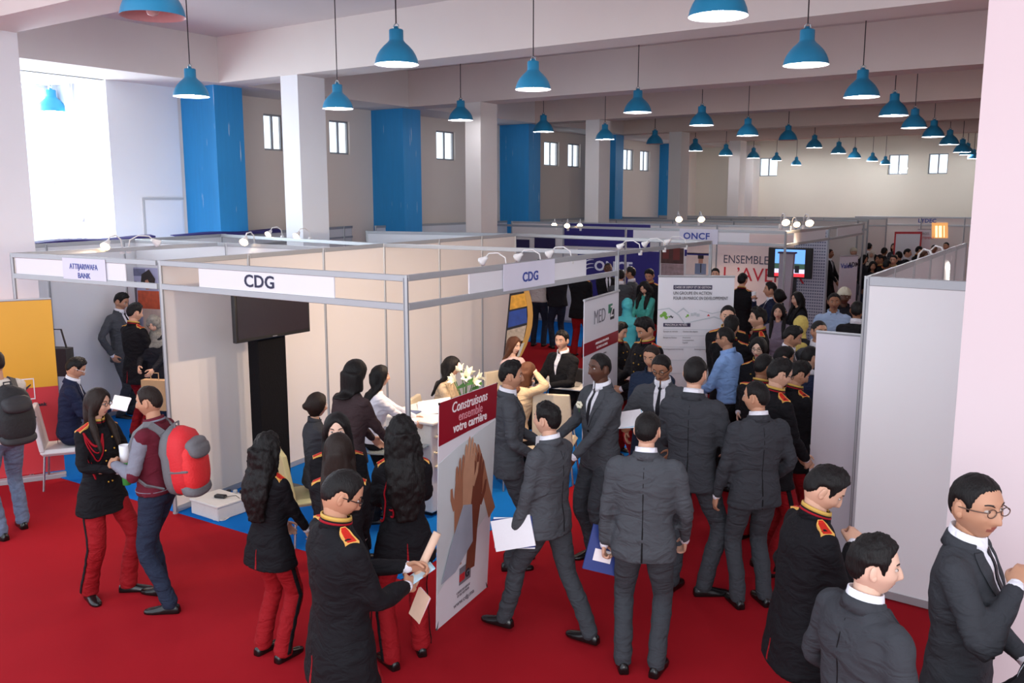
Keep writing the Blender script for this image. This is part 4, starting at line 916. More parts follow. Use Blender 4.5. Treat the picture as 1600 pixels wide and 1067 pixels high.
def segd(c, a, b):
    ab = b - a; t = max(0, min(1, (c - a).dot(ab) / ab.dot(ab))); return np.linalg.norm(c - a - ab * t)
MDEF = {  # name: rgb, rough, kwargs
 'suit_grey': ((72, 75, 80), .85, dict(bump=.25, scale=260)), 'suit_grey_trousers': ((60, 63, 68), .85, dict(bump=.25, scale=260)),
 'suit_charcoal': ((56, 58, 63), .85, dict(bump=.25, scale=260)), 'suit_black': ((24, 24, 27), .85, dict(bump=.2, scale=260)), 'suit_navy': ((30, 37, 62), .8, dict(bump=.25, scale=260)),
 'uniform_black': ((19, 18, 22), .8, dict(bump=.25, scale=240)), 'uniform_red': ((140, 18, 26), .8, dict(bump=.25, scale=240)), 'seam_dark': ((16, 16, 18), .7, {}),
 'shirt_white': ((228, 228, 235), .7, {}), 'tie_black': ((22, 22, 30), .5, {}), 'tie_navy': ((30, 36, 60), .5, {}), 'shoe_black': ((16, 15, 16), .25, dict(spec=.5)), 'shoe_brown': ((70, 46, 34), .4, {}), 'shoe_white': ((215, 212, 208), .6, {}),
 'gold_braid': ((196, 160, 80), .5, {}), 'gold_button': ((210, 165, 70), .3, dict(metal=.8)), 'epaulette_gold': ((222, 170, 90), .5, {}), 'epaulette_red': ((190, 40, 30), .6, dict(scale=120, var=.3)), 'cord_red': ((150, 14, 30), .6, dict(scale=300, bump=.4)),
 'hair_black': ((15, 12, 12), .55, dict(spec=.25, scale=60, var=.3, bump=.5, stretch=(3, 3, .4))), 'hair_dark_brown': ((34, 23, 18), .55, dict(spec=.25, scale=60, var=.3, bump=.5, stretch=(3, 3, .4))), 'hair_brown': ((84, 52, 36), .5, dict(scale=60, var=.3, bump=.5, stretch=(3, 3, .4))), 'hair_grey': ((120, 116, 112), .6, dict(scale=60, var=.3, bump=.5)),
 'knit_maroon': ((98, 32, 46), .9, dict(bump=.4, scale=300)), 'knit_grey': ((128, 130, 142), .9, dict(bump=.4, scale=300)), 'jeans_dark': ((36, 44, 62), .85, dict(bump=.4, scale=90, var=.2)), 'jeans_blue': ((98, 112, 136), .85, dict(bump=.4, scale=30, var=.35)),
 'sweater_cream': ((214, 206, 194), .95, dict(bump=.4, scale=200)), 'sweater_brown': ((62, 50, 52), .95, dict(bump=.4, scale=200)), 'coat_beige': ((196, 172, 138), .9, dict(bump=.3, scale=160)), 'top_beige': ((192, 170, 142), .9, dict(bump=.3, scale=160)),
 'shirt_blue': ((134, 170, 222), .75, dict(bump=.3, scale=30)), 'shirt_pale_blue': ((168, 192, 224), .75, dict(bump=.3, scale=30)), 'scarf_turquoise': ((50, 128, 144), .8, {}), 'scarf_grey_print': ((120, 118, 112), .85, dict(scale=45, var=.6)), 'scarf_yellow': ((206, 186, 104), .8, dict(scale=50, var=.3)), 'cap_cream': ((206, 200, 178), .85, {}),
 'top_green': ((70, 160, 150), .85, {}), 'top_lilac': ((128, 118, 134), .85, {}), 'top_dark': ((30, 30, 36), .85, {}), 'top_pink': ((206, 178, 176), .85, {}), 'top_white_knit': ((205, 202, 200), .9, {}), 'scarf_cream': ((205, 196, 184), .9, {}), 'jacket_olive': ((62, 54, 46), .9, {}), 'top_grey': ((110, 110, 116), .9, {}),
 'glasses_black': ((18, 18, 20), .3, dict(spec=.5)), 'glasses_white': ((228, 228, 230), .3, {}), 'glasses_wire': ((110, 90, 80), .3, dict(metal=.6)), 'coat_dark_blue': ((30, 44, 66), .6, dict(bump=.5, scale=20)), 'top_brown_red': ((110, 50, 40), .85, {}),
}
def M_(n):
    c, r, k = MDEF[n]; k = dict(k)
    k.setdefault('spec', .18)
    if n.split('_')[0] in ('suit', 'uniform', 'jeans', 'coat', 'top', 'sweater', 'knit', 'shirt', 'jacket'): k['folds'] = .55 if n.split('_')[0] != 'knit' else .3
    return mat(n, c, r, **k)
OUTFITS = {
 'suit': dict(style='suit'),
 'suit_navy': dict(style='suit', topm='suit_navy', botm='suit_navy'),
 'suit_black': dict(style='suit', topm='suit_black', botm='suit_black'),
 'uniform': dict(style='uniform', topm='uniform_black', botm='uniform_red', stripe='uniform_black', hem=.74, skirt=.016, cuff='shirt_white', legw=1.05, flare=1.12),
 'uniform_black_trousers': dict(style='uniform', topm='uniform_black', botm='uniform_black', hem=.74),
 'varsity': dict(style='varsity', topm='knit_grey', vest='knit_maroon', botm='jeans_dark', hem=.94, slack=.006, cuff='knit_maroon', top='cardigan'),
 'sweater': dict(style='plain', top='sweater', topm='sweater_cream', botm='jeans_blue', hem=.90, slack=.004, cuff=None),
 'blue_shirt': dict(style='shirt', top='shirt', topm='shirt_blue', botm='suit_black', hem=.96, slack=.002, cuff='shirt_blue'),
 'knit': dict(style='plain', top='sweater', topm='sweater_brown', botm='suit_black', hem=.88, cuff=None),
 'blouse': dict(style='plain', top='blouse', topm='shirt_white', botm='suit_black', hem=.92, cuff=None),
 'coat': dict(style='open', top='coat', topm='coat_beige', botm='suit_black', hem=.70, slack=.01, cuff=None),
 'cardigan': dict(style='vneck', top='cardigan', topm='suit_black', botm='suit_black', hem=.90, cuff='shirt_white'),
 'casual': dict(style='open', top='jacket', topm='top_dark', botm='jeans_dark', hem=.86, slack=.01, cuff=None),
}
# ================================================================== the people
PP = {}
down = dict(R=(.26, .04, .80), L=(-.26, .04, .80))
front = dict(R=(.10, .33, 1.08), L=(-.10, .34, 1.05))
low = dict(R=(.12, .28, .92), L=(-.12, .28, .92))
def P(key, *a, **k): PP[key] = person(*a, **k)
# --- foreground left
P('girl_glasses', 'young woman in black uniform and black glasses, leftmost of all the uniforms', (150, 607), 142, feet=(180, 928), sex='f', look=(-20, 6), tone='light', hair='long', hair_col='hair_dark_brown', outfit='uniform', R=(.04, .25, 1.12), L=(-.17, .26, 1.10), Rh=(.9, -.3, -.5), glasses='glasses_black', extras=('cord', 'cordR', 'front'), curl=(.7, .7), legs=((.13, -.06, 20), (-.12, .10, -35)), hairlen=.36)
P('backpack_man', 'man in maroon and grey knitted jacket and dark jeans talking to the girl in glasses', (232, 602), 300, feet=(272, 940), tone='tan', hair='crop', hair_col='hair_dark_brown', outfit='varsity', look=(-8, 8), R=(.10, .27, 1.13), L=(-.10, .27, 1.15), Lh=(-.6, -.5, -.7), curl=(.7, .7), legs=((.14, .12, 10), (-.14, -.10, -10)))
P('cream_man', 'man in cream sweater and faded jeans at the left edge with a black backpack', (-10, 546), 335, feet=(16, 834), tone='tan', hair='crop', hair_col='hair_dark_brown', outfit='sweater', glasses='glasses_wire', look=(-5, 5), legs=((.15, .10, 15), (-.12, -.05, -5)), R=(.14, .3, 1.0), L=(-.14, .3, 1.0))
P('navy_reader', 'seated man in navy suit and white glasses reading papers beside the yellow banner', (124, 558), 95, h=1.76, tone='tan', outfit='suit_navy', sit=.56, look=(0, 30), lean=10, R=(.08, .40, .80), L=(-.10, .42, .82), glasses='glasses_white', curl=(.6, .6), legs=((.12, .62, 0), (-.06, .50, 0)))
P('hip_man', 'man in grey suit standing with a hand on his hip inside the bank stand', (192, 457), 130, h=1.78, tone='tan', outfit='suit', look=(-8, 24), R=(.25, .02, .93), Rh=(1, -.5, 0), L=(-.22, .12, .85))
P('bank_cadet', 'man in black uniform and red trousers with his back turned in the bank stand', (211, 473), 58, h=1.76, tone='light', outfit='uniform', look=(8, 14), **front)
P('print_scarf', 'woman with grey patterned headscarf behind the uniformed man in the bank stand', (238, 493), 205, h=1.62, sex='f', tone='light', hair='hijab', hair_col='scarf_grey_print', outfit='casual', look=(0, 25), hi=False, **front)
# --- group of uniforms, centre left
P('curly_left', 'woman in black uniform with long curly black hair, leftmost of the uniformed group', (413, 677), 48, feet=(440, 1022), sex='f', tone='light', hair='curly', hair_col='hair_black', outfit='uniform', look=(14, -2), hairlen=.44, seed=3, **low)
P('seated_white_glasses', 'seated woman with hair in a bun and white glasses in the CDG stand', (494, 614), 78, h=1.66, sex='f', tone='light', hair='bun', hair_col='hair_dark_brown', outfit='casual', jacket='suit_charcoal', sit=.58, look=(0, 8), glasses='glasses_white', R=(.1, .36, .82), L=(-.1, .36, .82), seed=2)
P('brown_sweater', 'woman with bobbed black hair and dark brown sweater leaning over the glass table', (556, 562), 48, h=1.74, sex='f', tone='light', hair='bob', hair_col='hair_black', outfit='knit', lean=10, look=(10, 15), R=(.12, .36, 1.0), L=(-.08, .36, 1.0), hairlen=.11, girth=1.08)
P('white_blouse', 'woman in white blouse with long dark hair reaching over the white desk', (592, 571), 84, h=1.52, sex='f', tone='light', hair='long', hair_col='hair_black', outfit='blouse', lean=9, look=(4, 2), R=(.02, .56, 1.02), L=(-.16, .56, 1.06), hairlen=.28, seed=5)
P('beige_top', 'seated woman in beige top with black hair behind the vase of lilies', (706, 557), 108, h=1.68, sex='f', tone='light', hair='long', hair_col='hair_black', outfit='blouse', jacket='top_beige', sit=.60, lean=14, look=(0, 12), R=(.05, .35, .95), L=(-.12, .36, .92), hairlen=.22)
P('smiling_cadet', 'smiling dark haired woman in black uniform facing the camera', (526, 645), 176, h=1.66, sex='f', tone='pale', hair='long', hair_col='hair_black', outfit='uniform', look=(8, 4), extras=('front',), hairlen=.30, seed=4, **low)
P('straight_hair', 'woman in black uniform seen from behind with long straight brown hair', (528, 679), 8, h=1.64, sex='f', tone='light', hair='long', hair_col='hair_dark_brown', outfit='uniform', hairlen=.46, look=(-6, 0), seed=8, **low)
P('phone_cadet', 'man in long black uniform coat and glasses looking down at his phone', (548, 733), 68, h=1.80, tone='tan', hair='crop', hair_col='hair_black', outfit='uniform', look=(18, 30), glasses='glasses_black', R=(.04, .32, 1.10), L=(-.06, .36, 1.16), Rh=(.7, -.6, -.6), curl=(.7, .7), hem=.70, seed=6, girth=1.06, legs=((.12, .04, 0), (-.11, -.04, 0)))
P('curly_right', 'woman in black uniform with long curly hair and a red shoulder cord, back turned', (628, 650), 352, feet=(652, 1026), sex='f', tone='light', hair='curly', hair_col='hair_black', outfit='uniform', extras=('cordback',), hairlen=.50, seed=9, R=(.10, .30, 1.05), L=(-.12, .30, 1.05), legs=((.11, .06, 0), (-.12, -.08, -20)))
# --- suits
P('banner_suit', 'young man in grey suit standing at the right edge of the red and white banner', (797, 563), 84, feet=(792, 882), tone='tan', hair='short', look=(6, 6), R=(.18, .22, .98), L=(-.12, .3, 1.02), seed=11, legs=((.11, .02, 0), (-.11, .06, 0)))
P('walking_suit', 'young man in grey suit walking with folders in his hand', (859, 629), 304, feet=(838, 994), tone='light', hair='short', look=(-6, 0), L=(-.22, .14, .84), R=(.20, .16, .88), legs=((.08, -.30, 0), (-.10, .36, -4)), curl=(.5, .8), seed=12)
P('laughing_suit', 'laughing dark skinned young man in grey suit with a boutonniere', (940, 551), 232, h=1.80, tone='dark', hair='crop', look=(4, 2), R=(.20, .30, 1.06), L=(-.08, .32, .96), curl=(.6, .7), seed=13)
P('reading_suit', 'man in grey suit and black glasses looking down at white papers', (1032, 554), 196, h=1.76, tone='brown', hair='crop', look=(6, 26), glasses='glasses_black', R=(.22, .36, 1.18), L=(-.18, .22, .98), curl=(.8, .4), seed=14)
P('centre_back_suit', 'man in grey suit seen squarely from behind, holding a blue booklet', (1012, 643), 6, feet=(969, 1046), tone='light', hair='crop', look=(10, 4), R=(.25, .14, .90), L=(-.27, .04, .80), legs=((.10, .02, 12), (-.12, .02, -16)), curl=(.5, .8), seed=15, girth=1.04)
P('tall_back_suit', 'tall man in dark grey suit, back turned, right of the blue booklet man', (1086, 557), 14, feet=(1070, 925), tone='light', hair='crop', look=(8, 2), R=(.20, .24, .98), L=(-.16, .28, .98), legs=((.12, .03, 60), (-.12, .0, 10)), jacket='suit_charcoal', seed=16, girth=.97)
P('profile_suit', 'man in dark grey suit turning his head left, arm hanging, beside the white banner', (1186, 595), 334, feet=(1170, 943), tone='tan', hair='crop', look=(-42, 2), L=(-.27, .10, .82), R=(.22, .16, .95), jacket='suit_charcoal', seed=17)
P('blue_shirt', 'man in light blue shirt and glasses turned left', (1134, 510), 292, h=1.74, tone='tan', hair='crop', outfit='blue_shirt', glasses='glasses_black', look=(-6, 10), L=(-.12, .36, 1.0), R=(.10, .38, 1.0), lean=8, seed=18, girth=1.08)
P('chest_cadet', 'man in long black uniform coat bowing his head with a hand at his chest', (1308, 730), 66, h=1.78, tone='light', hair='short', outfit='uniform', look=(20, 34), R=(-.02, .26, 1.30), L=(-.12, .2, 1.0), Rh=(.6, -.3, -1), curl=(.8, .5), hem=.68, lean=8, seed=19)
P('corner_suit', 'man in dark grey suit seen close from behind, nearest the bottom edge', (1364, 836), 48, h=1.76, tone='pale', hair='short', look=(36, 4), jacket='suit_charcoal', seed=20, R=(.2, .2, 1.0), L=(-.2, .2, 1.0))
P('worried_suit', 'man in dark grey suit and thin glasses before the big right column', (1524, 737), 100, h=1.90, tone='tan', hair='crop', look=(30, 2), glasses='glasses_wire', R=(.10, .18, 1.36), L=(-.14, .20, 1.0), Rh=(.8, -.5, -.6), curl=(.8, .6), jacket='suit_charcoal', seed=21, headscale=1.08)
P('edge_person', 'person in black jacket cut off at the lower right corner', (1668, 900), 285, h=1.70, tone='tan', outfit='suit_black', hi=False, R=(.05, .36, 1.0), L=(-.12, .36, 1.0))
# --- middle right crowd
P('glasses_cadet_f', 'woman in black uniform and dark glasses behind the man in the light blue shirt', (1186, 527), 196, h=1.66, sex='f', tone='pale', hair='bun', hair_col='hair_black', outfit='uniform', glasses='glasses_black', look=(0, 8), seed=22, **low)
P('bowed_cadet', 'short haired man in uniform seen from behind, left of the bespectacled cadet in profile', (1196, 552), 34, h=1.72, tone='brown', hair='crop', outfit='uniform', look=(12, 14), seed=23, **front)
P('profile_cadet', 'cadet in black uniform and glasses in right profile', (1224, 560), 62, h=1.80, tone='light', hair='short', outfit='uniform', glasses='glasses_black', look=(8, 20), seed=24, R=(.05, .25, .95), L=(-.08, .26, .95))
P('epaulette_cadet', 'cadet with bowed head and red epaulette holding a white sheet by the white banner', (1256, 564), 58, h=1.68, tone='tan', hair='short', outfit='uniform', look=(10, 28), seed=25, R=(.02, .22, .95), L=(-.12, .24, .95))
P('talking_cadet', 'cadet with open collar in left profile, orange epaulette showing', (1187, 481), 262, h=1.78, tone='light', hair='curly_short', outfit='uniform', look=(-6, 2), seed=26, **front)
P('forehead_man', 'man whose forehead shows above another head at the right edge of the wide roll banner', (1138, 476), 182, h=1.84, tone='light', hair='crop', outfit='uniform', look=(0, 5), seed=27, hi=False, **low)
P('back_cadet', 'cadet with dark hair and gold collar seen from behind above the light blue shirt', (1143, 494), 12, h=1.76, tone='light', hair='short', outfit='uniform', seed=28, **low)
P('lilac_woman', 'long haired woman in a lilac top with hair ornaments facing the camera', (1217, 474), 186, h=1.66, sex='f', tone='light', hair='long', outfit='casual', jacket='top_lilac', look=(0, 4), extras=('front',), seed=29, **low)
P('bowed_suit', 'young man in dark suit with white collar bowing to the right before the yellow headscarf', (1244, 509), 96, h=1.74, tone='tan', hair='short', look=(0, 24), lean=8, seed=30, **front)
P('yellow_scarf', 'woman in a yellow headscarf', (1251, 494), 30, h=1.64, sex='f', tone='light', hair='hijab', hair_col='scarf_yellow', outfit='casual', hi=False, seed=31, **low)
P('half_face', 'man half hidden by the top left corner of the blank white banner', (1279, 500), 150, h=1.76, tone='tan', hair='crop', look=(0, 0), seed=32, hi=False, **low)
P('thinking_woman', 'long haired woman in black resting her chin on her hand', (1247, 456), 244, h=1.66, sex='f', tone='light', hair='long', outfit='casual', look=(-8, 5), R=(.04, .22, 1.38), L=(-.10, .22, 1.05), Rh=(.5, .2, -1), extras=('front',), seed=33)
P('pale_shirt', 'man in pale blue open shirt facing the camera', (1304, 457), 176, h=1.78, tone='brown', hair='crop', outfit='blue_shirt', jacket='shirt_pale_blue', look=(0, 4), seed=34, **down)
P('cap_man', 'dark skinned man in a cream cap', (1320, 449), 180, h=1.80, tone='dark', hair='cap', hair_col='cap_cream', outfit='casual', look=(0, 8), hi=False, seed=35, **low)
P('dark_back', 'man in black jacket seen from behind beside the pale blue shirt', (1340, 470), 8, h=1.78, tone='brown', hair='crop', outfit='suit_black', hi=False, seed=36, **low)
P('brown_hair_suit', 'woman with loose brown hair and a dark tie facing the camera', (1329, 420), 186, h=1.66, sex='f', tone='light', hair='long', hair_col='hair_brown', outfit='suit', jacket='suit_charcoal', look=(0, 2), hi=False, extras=('front',), seed=37, **low)
P('far_suit_a', 'man in black suit standing at the fascia post right of the dotted print', (1296, 389), 112, h=1.76, tone='brown', hair='crop', outfit='suit_black', hi=False, seed=38, **low)
P('grey_hair', 'grey haired man in a black jacket and pale shirt', (1317, 380), 104, h=1.80, tone='light', hair='short', hair_col='hair_grey', outfit='suit_black', hi=False, seed=39, **low)
P('pale_cap', 'person in a pale cap behind the narrow grey roll banner', (1334, 387), 176, h=1.74, tone='light', hair='cap', hair_col='cap_cream', outfit='casual', hi=False, seed=40, **low)
P('wall_cadet', 'cadet seen from behind before the red lettering', (1160, 426), 22, h=1.80, tone='light', hair='crop', outfit='uniform', seed=41, **low)
P('drinking_man', 'man drinking from a white cup under the red lettering', (1206, 441), 262, h=1.74, tone='tan', hair='short', outfit='suit_navy', look=(0, 0), R=(.02, .26, 1.46), L=(-.14, .2, 1.0), Rh=(.6, 0, -1), curl=(.8, .4), seed=42)
P('hairband_woman', 'woman with tied black hair in left profile below the drinking man', (1219, 452), 286, h=1.66, sex='f', tone='light', hair='bun', outfit='casual', hi=False, seed=43, **low)
P('fringe_cadet', 'dark haired head showing between the bowed suit and the profile cadets', (1229, 541), 74, h=1.68, tone='tan', hair='short', outfit='uniform', look=(0, 20), hi=False, seed=44, **low)
P('ear_man', 'man in navy with his ear showing at the left edge of the blank white banner', (1268, 540), 44, h=1.70, tone='light', hair='crop', outfit='suit_navy', look=(0, 15), hi=False, seed=45, **low)
# --- second stand and centre
P('green_woman', 'woman with curly black hair and teal cardigan looking down', (1006, 440), 214, h=1.68, sex='f', tone='light', hair='curly', outfit='casual', jacket='top_green', look=(0, 26), hairlen=.34, extras=('front',), seed=46, R=(.12, .3, .98), L=(-.12, .3, .98))
P('turquoise_scarf', 'woman in a turquoise headscarf seen from behind', (980, 466), 14, h=1.62, sex='f', tone='light', hair='hijab', hair_col='scarf_turquoise', outfit='casual', jacket='scarf_turquoise', seed=47, **low)
P('paper_cadet', 'cadet facing the grey paper behind the MEDZ banner', (972, 503), 120, h=1.62, tone='light', hair='short', outfit='uniform', look=(0, 22), seed=48, **front)
P('bowed_curly_cadet', 'cadet with bowed head left of the wide roll banner', (1003, 497), 236, h=1.82, tone='tan', hair='curly_short', outfit='uniform', look=(0, 30), seed=49, **front)
P('hooded_person', 'person in a brown hooded jacket behind the man reading white papers', (1018, 538), 206, h=1.70, tone='tan', hair='crop', hair_col='hair_dark_brown', outfit='casual', jacket='coat_dark_blue', look=(0, 16), hi=False, seed=50, **low)
P('moustache_cadet', 'cadet looking down behind the curly haired woman in teal', (1014, 420), 200, h=1.80, tone='tan', hair='short', outfit='uniform', look=(0, 26), seed=51, hi=False, **low)
P('post_suit', 'man in grey suit in left profile beside the purple banner post', (987, 417), 292, h=1.76, tone='tan', hair='short', jacket='suit_grey', seed=52, hi=False, **low)
P('grey_back', 'man in grey suit seen from behind under the ONCF swooshes', (970, 421), 348, h=1.74, tone='light', hair='crop', seed=53, hi=False, **low)
P('bald_dark', 'bald dark skinned man in a dark suit facing the camera before the purple banner', (950, 410), 172, h=1.78, tone='dark', hair='bald', outfit='suit_black', look=(0, 4), seed=54, hi=False, **low)
P('seated_black', 'seated man in black cardigan and open white shirt behind the second table', (879, 516), 224, h=1.78, tone='light', hair='short', outfit='cardigan', sit=.58, look=(-14, 4), R=(.15, .36, .80), L=(-.15, .36, .80), seed=55)
P('brown_hair_seated', 'woman with long brown hair and pink top left of the gold oval banner', (803, 526), 140, h=1.66, sex='f', tone='pale', hair='long', hair_col='hair_brown', outfit='blouse', jacket='top_pink', sit=.58, look=(-10, 10), R=(.1, .35, .8), L=(-.1, .35, .8), seed=56)
P('beige_coat', 'person in a beige coat bending on a chair with a hand on the head', (826, 566), 62, h=1.64, sex='f', tone='pale', hair='bob', hair_col='hair_brown', outfit='coat', sit=.60, lean=14, look=(10, 20), R=(.12, .20, 1.30), Rh=(1, .4, .2), L=(-.15, .30, 1.0), hairlen=.14, seed=57, hem=.86)
P('white_jumper', 'man in white jumper and dark jeans behind the paper reading CDG', (842, 406), 16, h=1.80, tone='light', outfit='sweater', jacket='top_white_knit', trouser='jeans_dark', seed=58, hi=False, **low)
P('dark_jacket', 'person in black jacket standing between the white jumper and the red trousers', (872, 409), 342, h=1.78, tone='light', outfit='casual', seed=59, hi=False, **low)
P('red_trouser_cadet', 'cadet with bright red trousers left of the MEDZ banner', (907, 413), 20, h=1.80, tone='light', outfit='uniform', seed=60, hi=False, **low)
P('hidden_hair', 'dark haired person peeping over the wide roll banner', (1118, 419), 184, h=1.72, tone='light', hair='short', outfit='casual', seed=61, hi=False, **low)
# --- far crowd
far = [(1358, 379, 8, 'suit_black', 'man in dark suit with white collar standing tallest in the far crowd'), (1338, 372, 190, 'suit_black', 'person in far crowd nearest the end post of the side fascia'), (1382, 386, 20, 'casual', 'dark head in far crowd left of the red frame'),
 (1397, 380, 200, 'casual', 'dark haired person at the lower left corner of the red frame'), (1412, 377, 170, 'uniform', 'short haired person in front of the red frame, left one'), (1427, 378, 150, 'uniform', 'short haired person in front of the red frame, right one'),
 (1362, 391, 182, 'casual', 'pale scarfed woman in far crowd'), (1364, 408, 170, 'casual', 'woman with bright face in black at the end of the aisle'), (1386, 405, 20, 'casual', 'broad dark jacket near the slanted top of the right stand'),
 (1397, 398, 196, 'uniform', 'bowed head behind the broad dark jacket'), (1444, 392, 130, 'casual', 'brown haired person below the far white roll banner'), (1460, 382, 176, 'suit', 'man with white collar beside the far lit panel'),
 (1470, 378, 20, 'casual', 'dark head left of the two last heads of the far crowd'), (1479, 378, 200, 'casual', 'dark head second from the right in far crowd'), (1488, 374, 160, 'uniform', 'rightmost and highest head of far crowd'),
 (1436, 384, 60, 'uniform', 'profile head between the red frame and the far white roll banner'), (1350, 398, 120, 'casual', 'dark clothed person behind the fascia end post'), (1376, 397, 250, 'uniform', 'profile of a person in far crowd centre'),
 (1418, 388, 90, 'suit_black', 'person in black bending below the red frame'), (1405, 392, 320, 'casual', 'back of a dark head below the red frame left corner')]
for i, (px, py, fa, of, lab) in enumerate(far):
    fem = i in (3, 6, 7, 10, 16)
    P('far%d' % i, lab, (px, py), fa, h=1.66 if fem else (1.69 if i == 12 else (1.84 if i < 2 else 1.77)), sex='f' if fem else 'm', tone=['light', 'tan', 'brown'][i % 3], hair=('hijab' if i == 6 else 'long') if fem else 'crop', hair_col='scarf_cream' if i == 6 else ('hair_brown' if i == 10 else 'hair_black'), outfit=of, hi=False, seed=70 + i, look=(0, 6), group=None, **low)
# ================================================================== banners and boards
class Sheet:
    """a flat printed sheet between four corners in the world; prints are laid on its face in (u, v), v down"""
    def __init__(s, name, label, cat, TL, TR, BL, BR, m, thick=.006, part='sheet', group=None):
        s.o = Vector((BL.x, BL.y, min(BL.z, BR.z))); s.c = [p - s.o for p in (TL, TR, BL, BR)]; s.root = empty(name, s.o, 0, label, cat, group)
        s.W = ((TR - TL).length + (BR - BL).length) / 2; s.H = ((TL - BL).length + (TR - BR).length) / 2
        n = (TR - TL).cross(BL - TL).normalized(); mid = (TL + BR) / 2
        if n.dot(CAM - mid) < 0: n = -n
        s.n = n; mb = MB(); k = 8; V = []; fc = []
        for j in range(k + 1):
            for i in (0, 1): V.append(s.pt(i, j / k, 0)); V.append(s.pt(i, j / k, -thick))
        for j in range(k):
            a = j * 4; fc += [(a, a + 2, a + 6, a + 4), (a + 1, a + 5, a + 7, a + 3), (a, a + 4, a + 5, a + 1), (a + 2, a + 3, a + 7, a + 6)]
        fc += [(0, 1, 3, 2), (k * 4, k * 4 + 2, k * 4 + 3, k * 4 + 1)]
        s.sheet = mb.add(V, fc).build(part, m, s.root)
    def pt(s, u, v, off=.003):
        a = s.c[0].lerp(s.c[1], u); b = s.c[2].lerp(s.c[3], u); return a.lerp(b, v) + s.n * off
    def poly(s, name, pts, m, off=.003):
        V = [s.pt(u, v, off) for u, v in pts] + [s.pt(u, v, off - .002) for u, v in pts]; n = len(pts)
        return MB().add(V, [tuple(range(n)), tuple(range(2 * n - 1, n - 1, -1))] + [(i, (i + 1) % n, n + (i + 1) % n, n + i) for i in range(n)]).build(name, m, s.root)
    def rect(s, name, u0, u1, v0, v1, m, off=.003): return s.poly(name, [(u0, v0), (u1, v0), (u1, v1), (u0, v1)], m, off)
    def text(s, t, u, v, size, m, bold=0.0, width=1.0, align='CENTER', off=.006, name='lettering', shear=0.0):
        V, Fc = text_mesh(t, size, bold, width, align, shear); return np_obj(name, [tuple(s.pt(u + p[0] / s.W, v - p[1] / s.H, off + p[2])) for p in V], Fc, m, s.root)
    def blob(s, name, chain, m, off=.004, n=6):
        """rounded stroke of varying width through (u, v, half width in metres)"""
        L = []; R = []; 
        for i, (u, v, w) in enumerate(chain):
            u2, v2, _ = chain[min(i + 1, len(chain) - 1)]; u1, v1, _ = chain[max(i - 1, 0)]; dx, dy = (u2 - u1) * s.W, (v2 - v1) * s.H; l = math.hypot(dx, dy) + 1e-9; nx, ny = -dy / l, dx / l
            L.append((u + nx * w / s.W, v + ny * w / s.H)); R.append((u - nx * w / s.W, v - ny * w / s.H))
        V = [s.pt(a, b, off) for a, b in L] + [s.pt(a, b, off) for a, b in R]; k = len(L); fc = [(i, i + 1, k + i + 1, k + i) for i in range(k - 1)]
        return MB().add(V, fc).build(name, m, s.root)
def up(px, py, G):
    d = ray(px, py); t = math.hypot(G.x, G.y) / math.hypot(d.x, d.y); return CAM + d * t
vin = mat('banner_vinyl', (226, 226, 232), .35, var=.03, scale=2); claret = mat('banner_claret', (140, 14, 34), .4, var=.06, scale=2); white_ink = mat('white_ink', (236, 230, 232), .5); dark_ink = mat('dark_ink', (40, 38, 48), .6); grey_ink = mat('grey_ink', (120, 118, 126), .6); red_ink = mat('red_ink', (196, 44, 50), .6)
skin_a = mat('print_skin', (196, 150, 120), .5, scale=8, var=.15); skin_b = mat('print_skin_dark', (120, 66, 48), .5, scale=8, var=.15); skin_c = mat('print_skin_mid', (168, 116, 88), .5, scale=8, var=.15); cuff_p = mat('print_cuff_grey', (160, 170, 184), .5, scale=6, var=.15); wash = mat('print_wash', (206, 216, 218), .4, scale=3, var=.06)
G0, G1 = at(682, 985, .06), at(761, 917, .06)
xb = Sheet('banner', 'tall X stand banner with claret top reading Construisons ensemble votre carriere over raised hands', 'banner', up(686, 630, G0), up(777, 598, G1), G0, G1, vin)
xb.poly('claret_band', [(0, 0), (1, 0), (1, .165), (.5, .172), (0, .185)], claret)
xb.text('Construisons', .50, .042, .105, white_ink, .001, .85, shear=.18); xb.text('ensemble', .52, .090, .098, mat('ink_rose', (214, 150, 160), .5), 0, .9); xb.text('votre carrière', .52, .134, .092, white_ink, .002, .85)
xb.poly('picture', [(.0, .26), (.35, .22), (1, .172), (1, .60), (.72, .66), (.4, .74), (.0, .84)], wash, .0035)
def hand_print(S_, bx, by, ang, m, sc=1.0, fl=1, off=.005):
    ca, sa = math.cos(ang), math.sin(ang)
    def tr(x, y): x *= fl; X, Y = (x * ca - y * sa) * sc, (x * sa + y * ca) * sc; return bx + X / S_.W, by - Y / S_.H
    def st(name, pts, mm, o): S_.blob(name, [(*tr(x, y), w * sc) for x, y, w in pts], mm, o)
    st('hand_print', [(0, -.30, .045), (0, -.12, .040), (0, 0, .050), (.0, .07, .056), (0, .13, .050)], m, off)
    for i, (x, l) in enumerate(((-.036, .13), (-.012, .165), (.014, .155), (.038, .12))): st('finger_print', [(x * .9, .09, .013), (x * 1.05, .09 + l * .5, .0125), (x * 1.1, .09 + l * .9, .010), (x * 1.1, .09 + l, .003)], m, off + .001)
    st('finger_print', [(.045, 0, .018), (.078, .06, .014), (.085, .11, .009)], m, off + .001)
hand_print(xb, .78, .42, .50, skin_c, 1.3, -1, .0045); hand_print(xb, .66, .54, -.10, skin_b, 1.6, 1, .006); hand_print(xb, .36, .50, -.04, skin_c, 1.5, -1, .008); hand_print(xb, .50, .43, -.06, skin_a, 1.5, 1, .010)
xb.poly('sleeve_print', [(.42, .50), (.58, .52), (.62, .70), (.30, .79), (.05, .80), (.20, .66)], cuff_p, .014)
